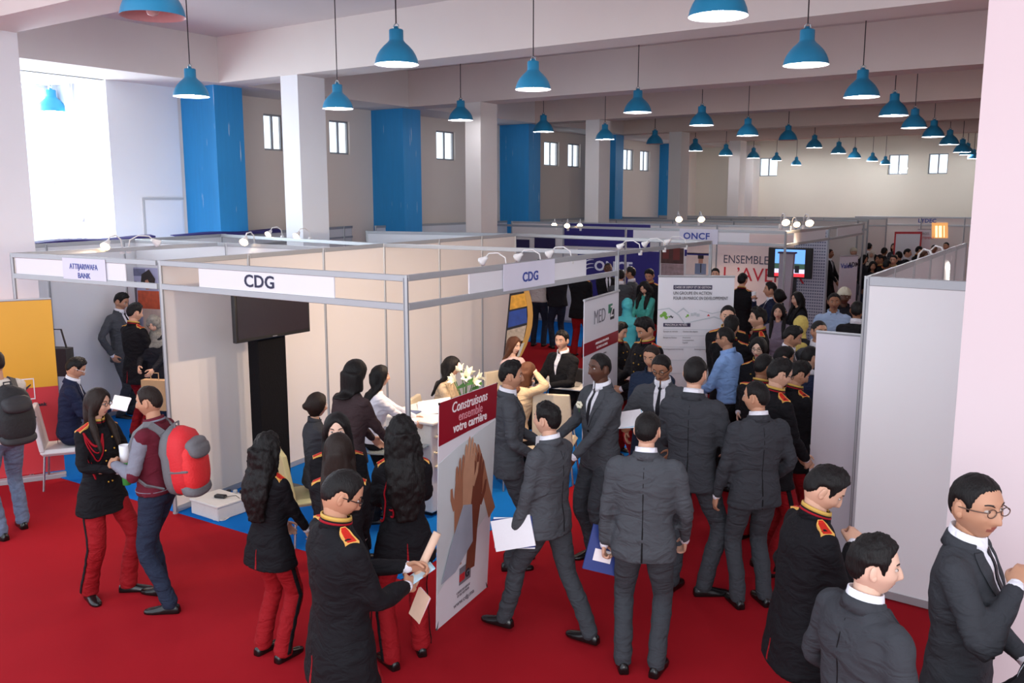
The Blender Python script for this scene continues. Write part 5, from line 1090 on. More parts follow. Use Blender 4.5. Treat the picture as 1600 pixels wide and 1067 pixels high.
xb.rect('logo_square', .40, .62, .795, .875, grey_ink, .0045); xb.rect('logo_square', .56, .68, .775, .805, red_ink, .0055); xb.rect('logo_square', .40, .50, .825, .86, red_ink, .006); xb.text('G', .55, .842, .085, dark_ink, .004, 1.0); xb.text('www.cdg.ma', .50, .955, .052, grey_ink, 0, 1.2); xb.text('CAISSE DE DEPOT', .48, .905, .026, grey_ink); xb.text('ET DE GESTION', .48, .921, .026, grey_ink)
st_ = MB(); bk_ = -xb.n * .03
for a, b in (((0, 0), (1, 1)), ((1, 0), (0, 1))): st_.tube([xb.pt(*a, 0), xb.pt(.5, .5, -.10), xb.pt(*b, 0)], .007, 6)
cpt = xb.pt(.5, .52, -.10); st_.tube([cpt, cpt + Vector((xb.n.x * -.35, xb.n.y * -.35, 0)) - Vector((0, 0, cpt.z - .01 + xb.o.z - .02))], .007, 6); st_.build('x_stand', mat('stand_black', (28, 28, 30), .4), xb.root)
# yellow and red banner
g1, g0 = at(102, 738, .03), at(30, 747, .03); dirv = (g1 - g0).normalized(); gl = g1 - dirv * 1.15
t1 = up(70, 467, g1); yb = Sheet('banner', 'yellow over red roll up banner with a black zigzag mark in a white square', 'banner', Vector((gl.x, gl.y, t1.z + .0)), Vector((g1.x, g1.y, t1.z)), Vector((gl.x, gl.y, .06)), Vector((g1.x, g1.y, .06)), mat('banner_red', (200, 50, 58), .45, var=.04, scale=2))
yb.rect('yellow_field', 0, 1, 0, .50, mat('banner_yellow', (224, 164, 42), .45, var=.05, scale=2))
for (a, b, c, d) in ((.34, .80, .445, .451), (.34, .80, .560, .566), (.34, .348, .445, .566), (.792, .80, .445, .566)): yb.rect('white_square', a, b, c, d, white_ink, .005)
yb.blob('zigzag_mark', [(.42, .482, .01), (.48, .512, .018), (.54, .490, .018), (.60, .516, .018), (.66, .490, .018), (.71, .512, .016), (.77, .480, .006)], dark_ink, .007)
yb.text('attijariwafa bank', .72, .600, .05, dark_ink, .003, 1.0)
mb = MB(); a_, b_ = yb.pt(-.01, 1.0, .05), yb.pt(1.01, 1.0, .05); M = Matrix.Translation((a_ + b_) / 2 - Vector((0, 0, .03))) @ Matrix.Rotation(math.atan2((b_ - a_).y, (b_ - a_).x), 4, 'Z'); L_ = (b_ - a_).length / 2
mb.box(-L_, L_, -.05, .05, -.055, .02, 0, M, .008); mb.build('base', alu, yb.root); MB().tube([yb.pt(0, 0, 0), yb.pt(1, 0, 0)], .012, 8).build('top_rail', alu, yb.root)
def rollup(label, TL, TR, ztop, m, name='banner', wide=None):
    a, b = TL, TR; s = Sheet(name, label, 'banner', Vector((a.x, a.y, ztop)), Vector((b.x, b.y, ztop)), Vector((a.x, a.y, .07)), Vector((b.x, b.y, .07)), m)
    MB().tube([s.pt(-.005, 0, 0), s.pt(1.005, 0, 0)], .013, 8).build('top_rail', alu, s.root)
    p = (s.pt(0, 1, 0) + s.pt(1, 1, 0)) / 2; d = s.pt(1, 1, 0) - s.pt(0, 1, 0); M = Matrix.Translation(p - Vector((0, 0, .07))) @ Matrix.Rotation(math.atan2(d.y, d.x), 4, 'Z'); MB().box(-d.length / 2 - .02, d.length / 2 + .02, -.06, .06, 0, .085, 0, M, .01).build('base', alu, s.root); return s
mz = rollup('narrow roll up banner lettered MEDZ with a claret stripe', at(913, 469.5, 2.12), at(967, 454, 2.12), 2.12, vin)
mz.text('MED', .42, .10, .20, grey_ink, -.002, .85); mz.rect('logo_square', .68, .80, .055, .10, mat('logo_green', (50, 120, 90), .5)); mz.rect('logo_square', .74, .86, .085, .135, dark_ink); mz.text('Z', .77, .095, .16, white_ink, .002, .9, off=.009)
mz.rect('claret_band', 0, 1, .205, .265, claret); mz.text('AMENAGEUR DEVELOPPEUR', .5, .226, .034, white_ink, 0, .9); mz.text('DE ZONES D ACTIVITES', .5, .248, .034, white_ink, 0, .9); mz.text('au service des territoires', .48, .29, .03, grey_ink)
for k in range(5): mz.blob('map_line', [(.55 + .06 * k, .42 + .02 * k, .006), (.62 + .05 * k, .52, .008), (.66 + .05 * k, .62, .01), (.56 + .06 * k, .74, .008)], mat('map_grey', (176, 190, 198), .6), .004)
mz.text('atlantic free zone', .32, .43, .032, grey_ink); mz.text('casanearshore', .36, .50, .032, grey_ink); mz.rect('claret_band', .45, 1, .90, .91, claret)
cz = rollup('wide white roll up banner with dark boxed titles and green landscape drawing', at(1029, 431.5, 2.14), at(1148, 432, 2.14), 2.14, vin)
cz.rect('title_box', .20, .71, .052, .078, mat('ink_indigo', (42, 38, 72), .5)); cz.text('CAISSE DE DEPOT ET DE GESTION', .455, .065, .038, white_ink, .0, .76, off=.008)
cz.text('UN GROUPE EN ACTION', .20, .100, .056, dark_ink, .0, .74, 'LEFT'); cz.text('POUR UN MAROC EN DEVELOPPEMENT', .20, .130, .056, dark_ink, .0, .66, 'LEFT')
lg = mat('print_green', (120, 176, 70), .6); lw_ = mat('print_pale_grey', (190, 198, 204), .6)
for (ch) in ([(.0, .20, .006), (.15, .19, .008), (.28, .23, .008), (.36, .28, .004)], [(.36, .28, .004), (.55, .26, .006), (.75, .24, .008), (.95, .27, .004)], [(.55, .20, .004), (.72, .22, .005), (.9, .20, .003)], [(.25, .22, .005), (.34, .19, .012), (.42, .22, .004)]): cz.blob('drawing_line', ch, lw_, .004)
for (u, v, r) in ((.05, .235, .022), (.09, .225, .034), (.115, .245, .024), (.155, .24, .012), (.40, .232, .016), (.38, .24, .010)): cz.blob('green_drawing', [(u - r / cz.W, v, .001), (u - r * .5 / cz.W, v, r * .8), (u, v, r), (u + r * .5 / cz.W, v, r * .8), (u + r / cz.W, v, .001)], lg, .005)
for (u, v) in ((.46, .225), (.50, .222), (.54, .228)): cz.rect('building_drawing', u - .022, u + .016, v - .008, v + .010, lw_, .0055)
cz.blob('red_drawing', [(.655, .236, .002), (.672, .228, .012), (.69, .236, .002)], red_ink, .006); cz.blob('dark_drawing', [(.16, .246, .004), (.175, .236, .011), (.20, .246, .010), (.21, .238, .003)], dark_ink, .006)
cz.rect('title_box', .08, .44, .278, .300, mat('ink_indigo', (42, 38, 72), .5)); cz.text('PRINCIPAUX METIERS', .10, .289, .038, white_ink, .0, .74, 'LEFT', off=.008)
for k, v in enumerate((.315, .352, .42, .50, .58)): cz.rect('rule', .08, .92, v, v + .0022, lw_, .004)
for (u, v, t) in ((.08, .328, 'Epargne et retraite'), (.34, .328, 'Gestion des depots'), (.08, .365, 'Banque et finance'), (.34, .365, 'Assurance'), (.34, .38, 'Investissement'), (.34, .395, 'Capital'), (.08, .435, 'Developpement territorial'), (.50, .435, 'Amenagement')): cz.text(t, u, v, .026, grey_ink, 0, .9, 'LEFT')
wa, wb = on_y(1276, 518, 7.62), on_y(1362, 518, 7.62)
wr_ = rollup('blank white back of a roll up banner left of the grey stand corner post', Vector((wa.x, 7.62, 0)), Vector((-1.47, 7.60, 0)), wa.z, mat('banner_back', (214, 210, 218), .5, var=.03, scale=2))
# gold rimmed oval banner
YO = 10.9
def og(px, py): q = on_y(px, py, YO); return q
o0 = og(790, 560); rt_ = empty('banner', (o0.x, YO, 0), 0, 'curved banner of dark pictures with a gold crescent edge beside the second table', 'banner')
def opoly(name, pts, m, off):
    P_ = [og(*p) for p in pts]; V = [(p.x - o0.x, -off, p.z) for p in P_] + [(p.x - o0.x, -off + .004, p.z) for p in P_]; n = len(V) // 2
    return MB().add(V, [tuple(range(n)), tuple(range(2 * n - 1, n - 1, -1))] + [(i, (i + 1) % n, n + (i + 1) % n, n + i) for i in range(n)]).build(name, m, rt_)
def ocurve(dx, y0=432, y1=600, n=12): return [(830 + dx - 40 * ((2 * (y - 492) / 190.0) ** 2) , y) for y in np.linspace(y0, y1, n)]
oz = 690
opoly('sheet', [(799, 432)] + ocurve(0) + [(784, 660), (782, 600)], mat('banner_black', (22, 24, 34), .4), 0)
gc = ocurve(3); gi = ocurve(-5); opoly('gold_edge', gc + gi[::-1], mat('gold_print', (196, 150, 78), .35, metal=.3), .006)
opoly('picture', [(799, 462), (820, 458), (824, 478), (797, 484)], mat('print_amber', (206, 150, 50), .5, scale=14, var=.6), .008); opoly('picture', [(796, 487), (823, 481), (824, 504), (794, 512)], mat('print_night_blue', (34, 66, 140), .5, scale=10, var=.4), .008)
opoly('picture', [(793, 516), (823, 508), (818, 532), (791, 536)], mat('print_mixed_warm', (176, 160, 140), .5, scale=18, var=.6), .008); opoly('picture', [(812, 538), (820, 535), (812, 556), (806, 560)], mat('print_pale', (190, 190, 180), .5), .008)
MB().box(-.1, .40, -.12, .14, 0, .03, bev=.01).build('base', alu, rt_)
# bank collage
ck = Sheet('poster', 'photo collage poster of people on the back wall of the bank stand', 'poster', *[at_ for at_ in (lambda yy: (on_y(190, 417, yy), on_y(250, 419, yy), on_y(194, 600, yy), on_y(254, 605, yy)))(lw0.y - .025)], mat('poster_lavender', (170, 170, 200), .5, scale=4, var=.1))
for (u0, u1, v0, v1, rgb, sc) in ((.05, .62, .01, .07, (110, 112, 140), 14), (.0, .40, .115, .32, (96, 86, 96), 9), (.42, 1, .19, .34, (196, 84, 50), 12), (.55, 1, .34, .8, (216, 190, 176), 4), (.0, .5, .34, .8, (140, 150, 176), 5)): ck.rect('picture', u0, u1, v0, v1, mat('collage_%d' % (rgb[0] + sc), rgb, .5, scale=sc, var=.5), .004)
ck.blob('hair_print', [(.52, .16, .02), (.60, .10, .10), (.70, .085, .13), (.80, .12, .09), (.82, .17, .03)], m_hair, .006); ck.blob('face_print', [(.66, .10, .03), (.68, .14, .062), (.69, .18, .04)], m_face, .008)
# far signs
YR = 26.6
def fsheet(label, px0, px1, py0, py1, Y, m, cat='board', name='sign_board'):
    return Sheet(name, label, cat, on_y(px0, py0, Y), on_y(px1, py0, Y), Vector((on_y(px0, py0, Y).x, Y, py1)), Vector((on_y(px1, py0, Y).x, Y, py1)), m)
rf_ = fsheet('red framed white board standing above the far crowd', 1398, 1441, 362, .02, 27.6, mat('frame_red', (186, 30, 40), .5)); rf_.rect('white_field', .06, .94, .03, .97, vin)
w2 = rollup('far narrow white roll up banner right of the red frame', on_y(1434, 358, 28.4), on_y(1455, 358, 28.4), on_y(1434, 358, 28.4).z, vin); w2.text('RECRUTEMENT', .5, .12, .10, red_ink, 0, .8); w2.text('STAGES', .5, .06, .10, grey_ink, 0, .8)
w3 = rollup('narrow grey roll up banner with two small dark words', at(1313, 400, 2.0), at(1341, 399, 2.0), 2.0, mat('banner_grey', (196, 196, 206), .45)); w3.text('Valeo', .38, .10, .13, sign_blue, .002); w3.text('ADM', .76, .09, .12, dark_ink, .003)
lp_ = Sheet('light_box', 'glowing amber lit poster on the far end stand', 'light box', on_y(1456, 348, 30.98), on_y(1481, 348, 30.98), on_y(1456, 372, 30.98), on_y(1481, 372, 30.98), mat('lit_poster', (255, 190, 120), .5, scale=3, var=.2, emit=((255, 176, 96), .55)))
for u0, u1 in ((.22, .36), (.44, .62), (.74, .80)): lp_.rect('lit_strip', u0, u1, .2, .95, mat('lit_strip', (255, 236, 190), .5, emit=((255, 232, 180), 1.3)))
# ================================================================== screens
black_p = mat('screen_bezel', (16, 16, 18), .35); screen_off = mat('screen_off', (44, 38, 44), .22, var=.02)
XT = -6.86; ta, tb = on_x(369, 538, XT), on_x(485, 517, XT); zt = (ta.z + tb.z) / 2
tv = empty('television', (XT, ta.y, zt), 0, 'black wall screen switched off hanging under the CDG fascia', 'screen'); L_ = tb.y - ta.y
MB().box(-.05, 0, 0, L_, 0, .60, bev=.006).build('bezel', black_p, tv); MB().box(.0, .003, .028, L_ - .028, .036, .575).build('screen', screen_off, tv); MB().box(.001, .004, L_ / 2 - .03, L_ / 2 + .03, .012, .02).build('logo', grey_ink, tv); MB().box(-.10, -.05, L_ / 2 - .15, L_ / 2 + .15, .15, .45).build('bracket', black_p, tv)
ca, cb = on_x(404, 560, -6.96).y, on_x(449, 560, -6.96).y
tc_ = empty('screen_column', (-7.12, ca, 0), 0, 'black cloth covered column below the switched off screen', 'column'); MB().box(0, .15, 0, cb - ca, .03, zt + .45, bev=.01).build('column', mat('cloth_black', (20, 19, 21), .9, bump=.5, scale=60, spec=.1), tc_); MB().box(-.08, .26, -.1, cb - ca + .1, .006, .03, bev=.008).build('base', black_p, tc_)
YT = 18.6
s0, s1, s2 = on_y(1201, 386, YT), on_y(1270, 390, YT), on_y(1201, 433, YT)
tv2 = empty('television', (s0.x, YT, s2.z), 0, 'lit television showing blue sky and a red band on the middle stand', 'screen'); W_, H_ = s1.x - s0.x, s0.z - s2.z
MB().box(0, W_, 0, .07, 0, H_, bev=.01).build('bezel', black_p, tv2); scm = lambda n, c, e: mat(n, c, .3, emit=(c, e), var=.0)
MB().box(W_ * .16, W_ * .84, -.004, .001, H_ * .05, H_ * .16).build('picture_red_band', scm('screen_red', (240, 60, 70), .8), tv2); MB().box(W_ * .16, W_ * .84, -.004, .001, H_ * .16, H_ * .30).build('picture_white_band', scm('screen_white', (220, 220, 250), .9), tv2)
MB().box(W_ * .16, W_ * .84, -.004, .001, H_ * .30, H_ * .48).build('picture_green_band', scm('screen_green', (60, 90, 74), .6), tv2); MB().box(W_ * .16, W_ * .84, -.004, .001, H_ * .48, H_ * .94).build('picture_sky', scm('screen_sky', (110, 170, 240), 1.0), tv2)
MB().box(W_ * .62, W_ * .72, -.006, -.003, H_ * .18, H_ * .42).build('picture_figure', scm('screen_dark', (30, 30, 36), .2), tv2)
kx0, kx1 = on_y(1218, 410, 17.6).x, on_y(1237, 410, 17.6).x
kc = empty('display_column', (kx0, 17.6, 0), 0, 'slim grey fabric column standing before the lit television', 'column'); mb = MB(); h_ = on_y(1226, 396, 17.6).z; w_ = kx1 - kx0
mb.rings([[(0 - .05, -.1, 0), (w_ + .05, -.1, 0), (w_ + .05, .15, 0), (-.05, .15, 0)], [(0, -.05, h_ * .5), (w_, -.05, h_ * .5), (w_, .1, h_ * .5), (0, .1, h_ * .5)], [(0, -.03, h_), (w_ + .04, -.03, h_), (w_ + .04, .08, h_), (0, .08, h_)]]); mb.build('column', mat('fabric_grey', (150, 146, 158), .8), kc); MB().box(-.03, w_ + .07, -.05, .1, h_, h_ + .03).build('cap', mat('cap_dark', (70, 60, 90), .6), kc)
tp = empty('television_pole', (s0.x + W_ * .5, YT + .08, 0), 0, 'black pole holding up the lit television', 'pole'); MB().box(-.12, .12, 0, .08, .02, s2.z + .3).build('pole', black_p, tp); MB().box(-.3, .3, -.2, .28, 0, .02).build('base', black_p, tp)
# ================================================================== spotlights
spot_w = mat('spot_white', (230, 228, 226), .35); warm_b = mat('spot_bulb_warm', (255, 230, 190), .3, emit=((255, 214, 160), 30)); cool_b = mat('spot_bulb_white', (255, 250, 245), .3, emit=((255, 244, 232), 24))
SPD = {}
def spot(px, py, z, aimdir, label, kind='warm', light=0, sc=1.0, lit=True, loc=None):
    """arm clamped on the rail with a small round reflector head"""
    p = loc or at(px, py, z); r = empty('spotlight', p, math.atan2(aimdir[1], aimdir[0]), label, 'spotlight', 'clip on spotlights on the stand rails'); k = (kind, lit)
    if k not in SPD:
        hd = MB(); M = Matrix.Rotation(math.radians(125), 4, 'Y'); hd.lathe([(.001, -.10), (.020, -.10), (.026, -.07), (.048, -.02), (.055, .0), (.050, .0), (.040, -.02), (.001, -.03)], 16, 0, M=M); a = hd.build('reflector', spot_w, r, True)
        bm_ = MB(); bm_.rings([[tuple(v) for v in ring] for ring in ellipsoid((0, 0, -.004), (.040, .040, .022), 12, 6)], 0, M=M); b = bm_.build('bulb', (warm_b if kind == 'warm' else cool_b) if lit else mat('spot_bulb_off', (210, 210, 205), .2), r, True)
        ar = MB(); ar.tube([(-.07, 0, .06), (-.11, 0, .10), (-.24, 0, .11), (-.34, 0, .06), (-.36, 0, -.04)], .008, 6); ar.box(-.385, -.335, -.02, .02, -.10, -.03, bev=.005); c = ar.build('arm', spot_w, r, True); SPD[k] = [a.data, b.data, c.data]
    else:
        for n_, me in zip(('reflector', 'bulb', 'arm'), SPD[k]): o = bpy.data.objects.new(n_, me); link(o, r)
    r.scale = (sc,) * 3
    if light:
        d = bpy.data.lights.new('spot_light', 'SPOT'); d.energy = light; d.spot_size = math.radians(150); d.spot_blend = .8; d.shadow_soft_size = .05; d.color = (1.0, .74, .52) if kind == 'warm' else (1.0, .88, .78)
        o = bpy.data.objects.new('spot_light', d); COL.objects.link(o); o.parent = r; o.location = (.07, 0, -.05); o.rotation_euler = (0, math.radians(-38), 0)
    return r
spot(0, 0, 0, (0.5, -.9), 'left glowing warm spotlight over the bank fascia', loc=Vector((J_[0] + .06, on_x(160, 392, J_[0]).y, 2.52)), light=60, sc=1.1); spot(0, 0, 0, (0.5, -.9), 'right glowing warm spotlight over the bank fascia', loc=Vector((J_[0] + .62, 7.75, 2.52)), light=60, sc=1.1); spot(0, 0, 0, (.3, 1), 'unlit white spotlight between the two glowing ones over the bank fascia', lit=False, loc=Vector((J_[0] + .06, 6.9, 2.52)))
rl0 = Vector((rb[0].x, rb[0].y, 2.53)); rl1 = Vector((xw(8.85), 8.85, 2.53)); spot(0, 0, 0, (.2, -1), loc=rl0.lerp(rl1, .34), label='left of the two dim white spotlights above the lettering CDG', kind='warm'); spot(0, 0, 0, (.2, -1), loc=rl0.lerp(rl1, .52), label='right of the two dim white spotlights above the lettering CDG', kind='warm')
for i, (y, w_) in enumerate(((6.75, 'left'), (7.35, 'middle'), (7.95, 'right'))): spot(0, 0, 0, (-1, .05), w_ + ' of three white spotlights clipped on the rail behind the taped CDG paper', kind='warm', light=75, sc=.8, loc=Vector((-4.72, y, 2.50)), lit=True)
for i, (y, w_) in enumerate(((9.6, 'first'), (10.3, 'second'), (11.0, 'third'))): spot(0, 0, 0, (-1, .05), w_ + ' spotlight from the left on the rail right of the taped CDG paper', kind='warm', light=50, sc=.8, loc=Vector((-4.72, y, 2.50)))
for px, py, z, lab, L in ((866, 352, 2.5, 'left of three small spotlights on the pale fascia left of the purple banner', 0), (886, 353, 2.5, 'middle of three small spotlights on the pale fascia left of the purple banner', 0), (906, 353, 2.5, 'right of three small spotlights on the pale fascia left of the purple banner', 0),
    (1061, 343, 2.62, 'left glowing spotlight over the ONCF paper', 90), (1096, 343, 2.62, 'right glowing spotlight over the ONCF paper', 90), (1156, 335, 2.5, 'left of a tiny distant pair of spotlights right of the ONCF paper', 0), (1165, 335, 2.5, 'right of a tiny distant pair of spotlights right of the ONCF paper', 0),
    (1228, 348, 2.62, 'left of three glowing spotlights above the television', 30), (1245, 351, 2.6, 'lower middle one of three glowing spotlights above the television', 0), (1265, 349, 2.62, 'right of three glowing spotlights above the television', 30)):
    spot(px, py, z, (0.45, -.9), lab, 'warm', L, 1.5 if L else 1.2)
q_ = Vector((-.85, 9.6, 2.34)); spot(0, 0, 0, (.5, -.8), 'left of the two glowing spotlights inside the right stand', 'cool', 60, 1.3, loc=atdepth(1461, 411, 10.2)); spot(0, 0, 0, (.5, -.8), 'right of the two glowing spotlights inside the right stand', 'cool', 60, 1.3, loc=atdepth(1479, 405, 10.6))
# ================================================================== furniture
leath = mat('chair_leather_beige', (214, 200, 172), .5, bump=.2, scale=80); leg_m = mat('chair_chrome', (170, 172, 176), .25, metal=.8)
def chair(loc, fw, label, m=leath, seat=.46, back=.95, w=.22, group=None):
    r = empty('chair', (loc[0], loc[1], 0), fw, label, 'chair', group)
    MB().box(-w, w, -.22, .22, seat - .07, seat, bev=.03).build('seat', m, r)
    mb = MB(); R_ = []
    for z in np.linspace(seat - .02, back, 6):
        t = (z - seat) / (back - seat); y = -.20 - .07 * t; ww = w * (1 - .10 * t * t); R_.append([(-ww, y - .025, z), (ww, y - .025, z), (ww, y + .025, z), (-ww, y + .025, z)])
    mb.rings(R_); o = mb.build('backrest', m, r); bv = o.modifiers.new('b', 'BEVEL'); bv.width = .012; bv.segments = 2
    for sx in (-1, 1):
        for sy in (-1, 1): MB().tube([(sx * (w - .03), sy * .18, seat - .07), (sx * (w + .01), sy * .21, 0)], .012, 8).build('leg', leg_m, r)
    return r
def seat_for(k, label, **kw):
    I = PP[k]; f = I['fw']; l = I['loc']; S_ = I['S']; return chair((l.x + .06 * math.sin(f), l.y - .06 * math.cos(f)), f, label, seat=(I['hz'] - .105) * S_, back=(I['hz'] + .34) * S_, **kw)
seat_for('navy_reader', 'white chair under the seated man in the navy suit', m=mat('chair_white', (216, 214, 214), .4)); seat_for('seated_white_glasses', 'pale yellow chair of the seated woman with white glasses', m=mat('chair_yellow', (206, 196, 140), .5))
seat_for('beige_top', 'beige leather chair under the woman in the beige top'); seat_for('seated_black', 'dark chair of the seated man in the black cardigan', m=mat('chair_dark', (50, 48, 52), .5)); seat_for('brown_hair_seated', 'beige leather chair under the woman with long brown hair'); seat_for('beige_coat', 'beige leather chair under the person in the beige coat')
c1 = at(868, 700, 0.35); chair((c1.x, c1.y), math.radians(20), 'empty beige leather chair with a high back behind the walking man', back=1.02)
gm = bpy.data.materials.new('table_glass'); gm.use_nodes = True; b_ = gm.node_tree.nodes['Principled BSDF']; b_.inputs['Base Color'].default_value = (.75, .85, .84, 1); b_.inputs['Roughness'].default_value = .05; b_.inputs['Transmission Weight'].default_value = .75; b_.inputs['IOR'].default_value = 1.3
def table(loc, label, top, rz=0, r=.42, rect=None, h=.74):
    t = empty('table', (loc[0], loc[1], 0), rz, label, 'table'); mb = MB()
    if rect: mb.box(-rect[0], rect[0], -rect[1], rect[1], h - .02, h, bev=.006)
    else: mb.lathe([(.001, h - .012), (r, h - .012), (r, h), (.001, h)], 40)
    mb.build('tabletop', top, t)
    for i in range(4):
        a = math.pi / 4 + i * math.pi / 2; q = (rect[0] * .85, rect[1] * .8) if rect else (r * .75, r * .75)
        MB().tube([(q[0] * math.copysign(.5, math.cos(a)), q[1] * math.copysign(.5, math.sin(a)), h - .02), (q[0] * math.copysign(1, math.cos(a)), q[1] * math.copysign(1, math.sin(a)), 0)], .013, 8).build('leg', leg_m, t)
    return t
tg = at(607, 690, .74); table(tg, 'round glass table with papers and a bottle inside the CDG stand', gm); tw = at(872, 597, .74); table(tw, 'white table with newspapers and two red capped bottles', mat('table_white', (222, 220, 214), .4), math.radians(8), rect=(.42, .32))
paper_m = mat('paper_white', (232, 232, 236), .7, var=.03); paper_c = mat('paper_cyan_edge', (160, 210, 230), .6); folder_b = mat('folder_blue', (28, 52, 120), .4); black_l = mat('folder_black', (22, 22, 26), .4); red_cap = mat('bottle_cap_red', (190, 40, 60), .4); pet = gm
def flat(name, label, cat, c, w, h, rz, m, tilt=(0, 0), t=.004, layers=1, group=None, m2=None):
    r = empty(name, c, rz, label, cat, group); r.rotation_euler = (tilt[0], tilt[1], rz)
    for i in range(layers): 
        a = .08 * i; MB().box(-w / 2, w / 2, -h / 2, h / 2, i * t, (i + 1) * t - .0008, 0, Matrix.Rotation(a, 4, 'Z')).build(['sheet', 'cover', 'sheet'][i % 3] if layers > 1 else 'sheet', (m2 if (i % 2 and m2) else m), r)
    return r
def bottle(c, label, h=.2, cap=red_cap):
    r = empty('bottle', c, 0, label, 'bottle'); MB().lathe([(.001, 0), (.03, 0), (.032, .02), (.032, h * .62), (.026, h * .74), (.012, h * .86), (.012, h * .92), (.001, h * .92)], 14).build('bottle_body', pet, r, True); MB().lathe([(.001, h), (.015, h), (.015, h * .9), (.001, h * .9)], 12).build('cap', cap, r); MB().lathe([(.033, h * .25), (.0335, h * .26), (.0335, h * .5), (.033, h * .51)], 14).build('bottle_label', mat('bottle_label', (190, 200, 216), .5), r); return r
flat('paper', 'white papers lying on the round glass table', 'paper', tg + Vector((-.05, -.08, .001)), .21, .30, .4, paper_m, layers=2); bottle(tg + Vector((.02, .16, 0)), 'water bottle on the round glass table', .21, mat('cap_pale', (190, 110, 120), .4))
flat('newspaper', 'folded newspapers lying on the white table', 'paper', tw + Vector((.14, .02, .002)), .34, .42, .3, mat('newsprint', (170, 166, 160), .8, scale=90, var=.5), layers=2); bottle(tw + Vector((-.20, .0, 0)), 'left red capped water bottle on the white table', .22); bottle(tw + Vector((-.15, .10, 0)), 'right red capped water bottle on the white table', .22); 
cup = empty('cup', tw + Vector((-.12, -.14, 0)), 0, 'white cup on the white table', 'cup'); MB().lathe([(.001, 0), (.03, 0), (.037, .09), (.034, .09), (.028, .006), (.001, .006)], 16).build('cup_body', paper_m, cup, True)
# white desk with the pens
dk = at(668, 650, .92); dr = empty('reception_desk', (dk.x, dk.y, 0), math.radians(2), 'white reception desk with rows of pens behind the red and white banner', 'desk')
MB().box(-.28, .28, -.32, .32, .05, .94, bev=.01).build('body', mat('desk_white', (226, 222, 216), .45), dr); MB().box(-.33, .33, -.37, .37, .94, .97, bev=.008).build('worktop', mat('desk_white', (226, 222, 216), .45), dr); MB().box(-.24, .24, -.28, .28, .0, .05).build('plinth', black_p, dr)
for k, z in enumerate((.86, .70, .56)):
    MB().box(.28, .31, -.28, .28, z - .06, z - .045).build('pen_ledge', leath, dr)
for k, (z, y, m) in enumerate(((.815, -.15, 'ink_maroon'), (.815, .10, 'ink_steel'), (.655, -.18, 'ink_steel'), (.655, .08, 'sign_blue'), (.515, -.12, 'sign_blue'), (.515, .14, 'ink_steel'))):
    pen = empty('pen', Vector((dk.x + .297, dk.y + y, z + .006)), math.radians(92), ['dark red pen on the top ledge of the white desk', 'grey pen on the top ledge of the white desk', 'grey pen on the middle ledge of the white desk', 'blue pen on the middle ledge of the white desk', 'blue pen on the lowest ledge of the white desk', 'grey pen on the lowest ledge of the white desk'][k], 'pen', 'pens on the white desk')
    mm = mat(m, {'ink_maroon': (110, 40, 50), 'ink_steel': (120, 124, 134), 'sign_blue': (48, 70, 156)}[m], .4); MB().tube([(-.07, 0, 0), (.05, 0, 0)], .007, 8).build('barrel', mm, pen); MB().tube([(.05, 0, 0), (.068, 0, 0)], [.006, .001], 8).build('tip', leg_m, pen)
flat('folder', 'open black folder handed across the white desk', 'folder', Vector((dk.x + .0, dk.y + .12, .985)), .34, .44, .6, black_l, (.10, -.12), t=.008, layers=2, m2=paper_m); flat('leaflet', 'blue grey leaflets lying on the white desk', 'paper', Vector((dk.x - .1, dk.y - .2, .972)), .2, .26, .2, mat('leaflet_blue', (90, 104, 140), .5), layers=2)
# vase with lilies
vp = at(727, 618, .97); vs_ = empty('vase', (vp.x, vp.y, .78), 0, 'glass vase of white lilies beside the woman in the beige top', 'vase'); MB().lathe([(.001, 0), (.05, 0), (.045, .10), (.055, .20), (.052, .20), (.042, .10), (.046, .01), (.001, .01)], 20).build('vase_body', gm, vs_, True)
tv_ = table((vp.x, vp.y), 'small round white table carrying the vase of lilies', mat('table_white', (222, 220, 214), .4), r=.33, h=.78)
stem_m = mat('lily_stem', (60, 110, 50), .6); pet_m = mat('lily_petal', (236, 232, 206), .5); 
for k in range(7):
    a = k * .9; tip = Vector((.10 * math.cos(a) * (1 + .3 * (k % 3)), .10 * math.sin(a) * (1 + .3 * (k % 2)), .34 + .035 * (k % 4))); MB().tube([(0, 0, .02), tip * .55 + Vector((0, 0, .03)), tip], .005, 6).build('stem', stem_m, vs_)
    fl = MB(); ax = Vector((math.cos(a), math.sin(a), .5)).normalized(); u = ax.orthogonal().normalized(); w = ax.cross(u)
    for j in range(6):
        b = j * math.pi / 3; d = u * math.cos(b) + w * math.sin(b); s_ = ax.cross(d); R_ = []
        for t, ww in ((0, .006), (.4, .022), (.75, .018), (1.0, .003)): c_ = tip + ax * .07 * t + d * (.055 * t * t + .012); R_.append([c_ - s_ * ww, c_ + ax * .004, c_ + s_ * ww, c_ - ax * .004])
        fl.rings(R_)
    fl.build('flower', pet_m, vs_); MB().add([tip * .8, tip * .8 + Vector((.06, .03, .05)), tip * .8 + Vector((.11, .0, .02)), tip * .8 + Vector((.05, -.03, .0))], [(0, 1, 2, 3)]).build('leaf', stem_m, vs_)
